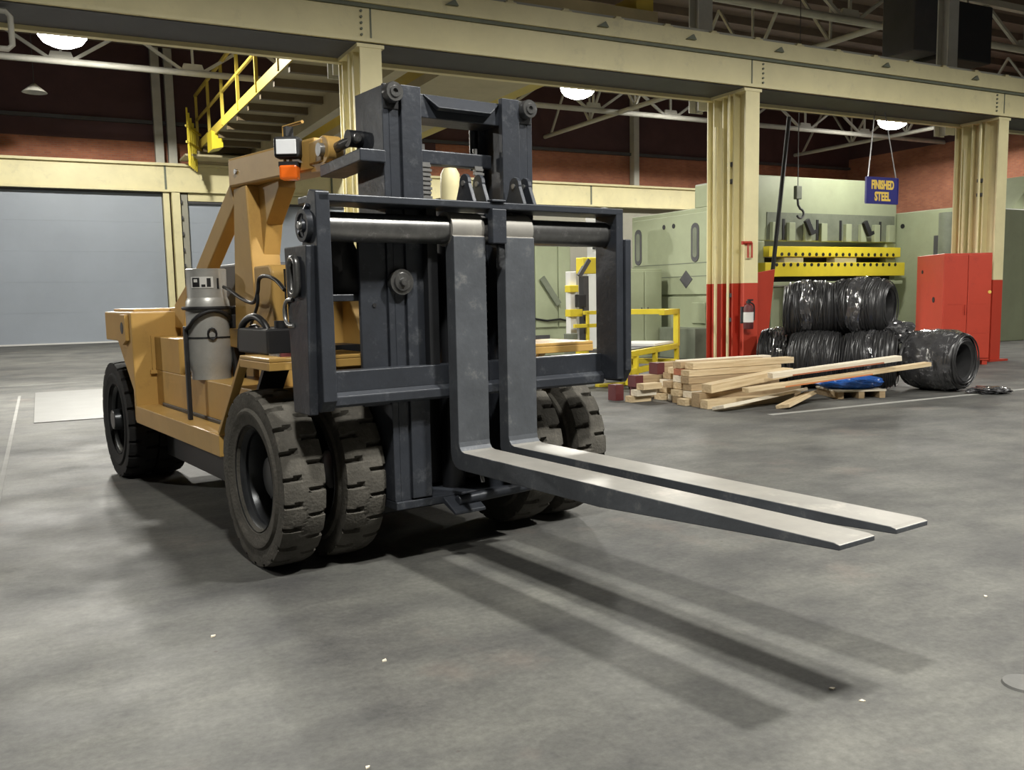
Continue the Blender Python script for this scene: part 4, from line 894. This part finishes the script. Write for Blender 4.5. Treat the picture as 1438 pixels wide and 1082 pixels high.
# ================================================================== WIRE COILS
def coil(loc, ang, label, length=0.78, rad=0.475, seed=1, wrapm=0.5, tilt=0.0, zrot=0.0):
    t = thing('wire_coil', label, 'wire coil', (loc[0], loc[1], loc[2] - rad), ang, 'wire coils'); rn = random.Random(seed)
    rc_ = rad
    core = MB().lathe([(rad * 0.55, -length / 2 * 0.92), (rad * 0.72, -length / 2), (rad * 0.86, -length / 2 * 0.88), (rad * 0.935, -length / 2 * 0.6), (rad * 0.965, 0), (rad * 0.935, length / 2 * 0.6), (rad * 0.86, length / 2 * 0.88), (rad * 0.72, length / 2), (rad * 0.55, length / 2 * 0.92), (rad * 0.50, 0)], 'x', c=(0, 0, rad), n=36, closed=True)
    core.build('coil_core', 'wire', t, smooth=60)
    wm = MB()
    for k in range(64):
        x = rn.uniform(-0.42, 0.42) * length; e = abs(x) / (length / 2); r = rad * (0.985 - 0.16 * e ** 3) - rn.uniform(0, 0.015)
        sl = rn.uniform(-0.16, 0.16) * (1 - 0.5 * e); ph = rn.uniform(0, 6.28); off = rn.uniform(0, 0.012)
        path = []
        for i in range(26):
            a = 2 * math.pi * i / 26
            path.append((x + sl * math.sin(a + ph), off * math.cos(ph) + r * math.cos(a), rad + r * math.sin(a)))
        wm.tube(path, 0.010, 4, closed=True)
    for k in range(12):
        sd_ = rn.choice((-1, 1)); r = rad * rn.uniform(0.58, 0.88); path = []
        for i in range(24):
            a = 2 * math.pi * i / 24; path.append((sd_ * length * 0.5 + 0.015 * math.sin(2 * a + k), r * math.cos(a), rad + r * math.sin(a)))
        wm.tube(path, 0.010, 4, closed=True)
    o = wm.build('wire_windings', 'wire', t, smooth=60); o['kind'] = 'stuff'
    if wrapm > 0:
        n, m = 44, 9; vs = []; a_off = rn.uniform(0, 6); cover = wrapm
        x0_, x1_ = -length / 2 * cover, length / 2 * cover
        sh_ = rn.uniform(-0.1, 0.1) * length * (1 - cover)
        for i in range(n):
            a = 2 * math.pi * i / n
            for j in range(m):
                x = x0_ + (x1_ - x0_) * j / (m - 1) + sh_ + 0.02 * math.sin(5 * a + a_off)
                e = min(1, abs(x) / (length / 2)); r = rad * (1.015 - 0.16 * e ** 3) + rn.uniform(-0.014, 0.014) + 0.008 * math.sin(9 * a + 3 * j)
                vs.append((x, r * math.cos(a), rad + max(-rad + 0.002, r * math.sin(a))))
        fs = [(i * m + j, ((i + 1) % n) * m + j, ((i + 1) % n) * m + j + 1, i * m + j + 1) for i in range(n) for j in range(m - 1)]
        MB().add(vs, fs).build('plastic_wrap', 'wrap', t, smooth=25)
    return t
AX = R(-26)
coil((4.88, 14.91, 0.475), AX, 'black wire coil on the floor right behind the board pile', seed=1, wrapm=0.0)
coil((5.62, 14.55, 0.475), AX, 'black wire coil on the floor above the blue bundle', seed=2, wrapm=0.12)
coil((6.58, 14.28, 0.475), R(-52), 'black wire coil in shiny plastic wrap before the red cabinet', seed=3, wrapm=0.92, length=0.85)
coil((4.72, 16.25, 0.475), AX, 'black wire coil behind the others against the press bed', seed=4, wrapm=0.3)
coil((4.88, 15.30, 1.29), R(-20), 'black wire coil on top of the heap nearest the column', seed=5, wrapm=0.2, length=0.8)
coil((5.66, 15.02, 1.31), R(-38), 'black wire coil on top of the heap with open hollow end', seed=6, wrapm=0.25, length=0.85, rad=0.49)
coil((5.60, 15.60, 0.475), AX, 'black wire coil half hidden under the two upper coils', seed=8, wrapm=0.3)
# loose torn wrap between the coils
def crumple(name, label, c, sx, sy, sz, m, seed, cat='plastic wrap', rough=1.0):
    rn = random.Random(seed); me = bpy.data.meshes.new(name); bm = bmesh.new()
    bmesh.ops.create_icosphere(bm, subdivisions=4, radius=1)
    for v in bm.verts:
        n_ = math.sin(5 * v.co.x + seed) * math.sin(6 * v.co.y + 2 * seed) * (0.18 * rough) + math.sin(13 * v.co.z + 9 * v.co.x) * 0.07 * rough + rn.uniform(-0.07, 0.07) * rough
        k = 1 + n_; v.co = Vector((v.co.x * k * sx, v.co.y * k * sy, max(v.co.z * k * sz, -sz * 0.75)))
    mn = min(v.co.z for v in bm.verts)
    for v in bm.verts: v.co.z -= mn
    bm.to_mesh(me); bm.free(); me.materials.append(M[m])
    o = bpy.data.objects.new(name, me); COL.objects.link(o); o.location = c
    if label: tag(o, label, cat)
    return o
crumple('torn_plastic_wrap', 'crumpled shiny plastic wrap wedged between the coils', (6.10, 14.75, 0.72), 0.30, 0.22, 0.20, 'wrap', 5)
crumple('torn_plastic_wrap', 'crumpled shiny wrap lying on floor beside the wrapped coil', (7.1, 13.7, 0.0), 0.32, 0.22, 0.06, 'wrap', 9)

# ================================================================== PALLET WITH BLUE BUNDLE
pal = bthing('small_pallet', 'small wooden pallet under the blue plastic bundle', 'pallet', 10.28, 9.62, 0, rot=R(-22))
for k in range(3): MB().box(0.02 + k * 0.32, 0.11 + k * 0.32, 0, 0.75, 0, 0.10).build('runner', 'wood2', pal, bevel=0.004)
for k in range(5): MB().box(0, 0.77, k * 0.15, k * 0.15 + 0.13, 0.10, 0.125).build('slat', 'wood3', pal, bevel=0.003)
c_ = BW(10.72, 9.80); crumple('blue_bundle', 'bright blue plastic bundle lying on the small pallet', (c_.x, c_.y, 0.126), 0.50, 0.30, 0.115, 'tarp', 4, 'bundle', rough=0.35)

# ================================================================== BOARD PILE
def board(x, y, z, ln, wd, th, rot, m, label, endm=None, tilt=0.0, roll=0.0):
    p = BW(x, y, z)
    o = MB().box(0, ln, -wd / 2, wd / 2, 0, th).build('timber_board', m, None, bevel=0.004)
    o.location = p; o.rotation_euler = (roll, -tilt, BROT + rot)
    tag(o, label, 'board', 'boards in the timber pile')
    if endm: MB().box(-0.003, 0.14, -wd / 2 - 0.003, wd / 2 + 0.003, -0.001, th + 0.003).build('painted_end', endm, o)
    return o
rb = random.Random(21)
WM = ['wood', 'wood2', 'wood3', 'wood', 'wood2']
ords = ['bottom', 'second', 'third', 'fourth', 'fifth', 'sixth']
for k in range(6):
    ys = [10.35 + 0.04 * k + j * 0.26 for j in range(4 if k < 4 else 3)]
    for j, y in enumerate(ys):
        m = WM[(k * 2 + j) % 5]
        x = 8.05 + 0.05 * k + rb.uniform(-0.08, 0.12) + 0.05 * j
        ln = rb.uniform(1.7, 2.1) - 0.03 * k
        nm = {'wood': 'pale pine', 'wood2': 'weathered brown', 'wood3': 'whitish'}[m]
        if k == 4 and j == 1: m = 'wood4'; nm = 'red stained'
        board(x, y, k * 0.098, ln, 0.19, 0.092, rb.uniform(-0.012, 0.012), m, '%s board, %s layer of timber stack, %s' % (nm, ords[k], ('row facing floor line', 'second row from floor line', 'third row from floor line', 'row facing red ended timbers')[j]))
# red ended timbers behind the stack
board(8.0, 11.52, 0.0, 2.0, 0.20, 0.175, 0.0, 'wood2', 'thick brown timber with red end on the floor behind the stack', 'redend')
board(7.95, 11.50, 0.18, 2.0, 0.20, 0.17, 0.01, 'wood2', 'brown timber with red painted end on another behind the stack', 'redend')
board(8.35, 11.50, 0.355, 2.0, 0.20, 0.17, 0.03, 'wood2', 'topmost brown timber with bright red painted end', 'redend')
for k in range(3):
    board(7.62 + 0.05 * k, 11.12 - 0.08 * k, k * 0.095, 0.36, 0.16, 0.09, 0.05 * k, ('wood', 'wood3', 'wood')[k], 'short pale offcut, %s of three stacked beside the red ended timbers' % ('lowest', 'middle', 'topmost')[k])
board(7.55, 11.45, 0.0, 0.16, 0.18, 0.24, 0.1, 'redend', 'dark red block standing beside the stack')
# loose boards
board(7.98, 9.52, 0.03, 1.72, 0.22, 0.045, 0.11, 'wood3', 'whitish plank lying slanted on the floor before the stack', roll=R(-12), tilt=R(4))
board(8.02, 9.87, 0.0, 1.60, 0.16, 0.12, 0.0, 'wood', 'pale pine beam lying on floor along the stack front')
board(8.05, 10.09, 0.0, 1.9, 0.18, 0.20, 0.0, 'wood2', 'thick weathered beam under the long leaning boards')
board(8.85, 9.22, 0.01, 0.95, 0.20, 0.05, 0.40, 'wood', 'short pale plank lying askew with its end toward the line', roll=R(-10), tilt=R(6))
board(8.15, 9.97, 0.205, 1.62, 0.20, 0.12, 0.06, 'wood', 'pale pine beam resting slanted on the thick weathered beam', tilt=R(5))
lb1 = board(9.10, 9.74, 0.37, 1.98, 0.17, 0.075, -0.325, 'wood3', 'long whitish board stretching over the blue bundle', tilt=R(5.6))
lb2 = board(8.45, 9.52, 0.23, 3.18, 0.15, 0.06, -0.128, 'wood', 'long pale board with orange edge stretching past the pallet', tilt=R(4.0))
MB().box(0.3, 1.7, -0.0875, -0.085, 0.0, 0.022).build('stained_edge', 'wood4', lb1)
MB().box(0.6, 2.1, -0.0775, -0.075, 0.0, 0.020).build('stained_edge', 'edgeorange', lb2)

# ================================================================== YELLOW CART AND WELD STATION
yc = thing('yellow_cart', 'low yellow steel stock cart behind the timber pile', 'cart', (1.78, 15.0, 0), R(62))
for y in (0.0, 0.9):
    for z in (0.30, 0.60): MB().box(0, 2.6, y - 0.04, y + 0.04, z - 0.05, z + 0.05).build('side_rail', 'safety', yc, bevel=0.008)
for x in (0.0, 0.35, 1.3, 2.52):
    for y in (0.0, 0.9): MB().box(x, x + 0.08, y - 0.04, y + 0.04, 0.09, 0.60).build('upright', 'safety', yc, bevel=0.006)
for x in (0.0, 2.52): MB().box(x, x + 0.08, 0.04, 0.86, 0.25, 0.35).build('end_rail', 'safety', yc)
MB().box(2.5, 2.6, -0.05, 0.05, 0.6, 1.30).build('tall_post', 'safety', yc, bevel=0.006)
MB().box(1.7, 2.6, -0.05, 0.05, 1.2, 1.30).build('top_arm', 'safety', yc, bevel=0.006)
MB().box(2.5, 2.6, 0.05, 1.6, 1.2, 1.30).build('top_rail', 'safety', yc, bevel=0.006)
MB().box(0.3, 2.3, 0.08, 0.82, 0.60, 0.66).build('steel_sheet_load', 'darkgrey', yc)
MB().box(1.4, 2.45, 0.02, 0.8, 0.66, 0.70).build('white_sheet_load', 'white', yc)
for x in (0.1, 2.3):
    for y in (0.0, 0.9): MB().cyl((x + 0.08, y - 0.03, 0.08), (x + 0.08, y + 0.03, 0.08), 0.08, n=14).build('caster', 'black2', yc)
ws = bthing('weld_station', 'yellow and white weld station with posts seen through the carriage', 'machine', 10.1, 17.0)
MP(ws, 'base', MB().box(0.0, 0.9, 0, 0.7, 0, 0.12), 'darkgrey', 0.01)
MP(ws, 'mast', MB().box(0.18, 0.34, 0.2, 0.4, 0.12, 2.1), 'white', 0.01)
MP(ws, 'mast', MB().box(0.52, 0.66, 0.2, 0.4, 0.12, 2.0), 'darkgrey', 0.01)
MP(ws, 'head_block', MB().box(0.45, 0.85, 0.1, 0.4, 2.05, 2.4), 'safety', 0.015)
MP(ws, 'clamp_block', MB().box(0.1, 0.32, 0.08, 0.3, 1.65, 1.80), 'safety', 0.01)
MP(ws, 'clamp_block', MB().box(0.1, 0.42, 0.08, 0.3, 1.12, 1.28), 'safety', 0.01)
MP(ws, 'gun', MB().bar((0.35, 0.1, 2.0), (0.6, 0.1, 2.35), 0.09, 0.09), 'darkgrey')
MP(ws, 'dark_motor', MB().box(0.3, 0.5, 0.05, 0.3, 1.32, 1.6), 'black2', 0.015)
MP(ws, 'pale_tank', MB().cyl((0.15, 0.15, 0.12), (0.15, 0.15, 0.75), 0.15, n=16), 'greendk', 0, 40)
MP(ws, 'guard_post', MB().box(0.42, 0.48, -0.1, -0.04, 0, 1.22), 'safety', 0.005)
MP(ws, 'guard_rail', MB().box(0.35, 1.1, -0.1, -0.04, 1.16, 1.24), 'safety', 0.005)
MP(ws, 'guard_rail', MB().box(0.1, 1.1, -0.1, -0.04, 0.88, 0.96), 'safety', 0.005)
tag(MB().box(8.45, 9.1, 13.2, 13.35, 0.0, 0.05).build('floor_stop', 'safety', None, bevel=0.01), 'low yellow wheel stop bar on floor by the cart', 'floor stop').rotation_euler = (0, 0, BROT)

# ================================================================== FLOOR PIECES
fp = tag(MB().box(-0.17, 1.9, 13.85, 18.6, 0.0, 0.012).build('floor_plate', 'plate', None, bevel=0.003), 'pale steel plate lying on floor behind the forklift', 'floor plate')
fp.rotation_euler = (0, 0, BROT)
dc = tag(MB().lathe([(0.001, 0.012), (0.06, 0.014), (0.085, 0.010), (0.09, 0.0)], 'z', n=28).build('drain_cover', 'drain', None, smooth=40), 'small round drain cover in the open floor', 'drain cover')
dc.location = (2.02, 3.52, 0.0)
rn = random.Random(11)
for i, (x, y) in enumerate([(1.25, 3.52), (1.30, 3.40), (-1.95, 2.72), (-1.28, 2.9), (-0.62, 3.9), (-0.55, 2.95), (-1.5, 4.2), (-0.15, 2.9), (0.35, 2.78), (2.4, 4.6), (-2.3, 3.5)]):
    o = MB().prism([(0, 0), (0.022, 0.006), (0.030, 0.02), (0.008, 0.024)], 'z', 0.0, 0.006).build('wood_chip', 'wood3', None)
    o.location = (x, y, 0.0); o.rotation_euler = (0, 0, rn.uniform(0, 6)); o.scale = (rn.uniform(0.5, 1.0),) * 3
    tag(o, 'tiny pale wood chip lying on the concrete floor', 'debris', 'wood chips on the floor')
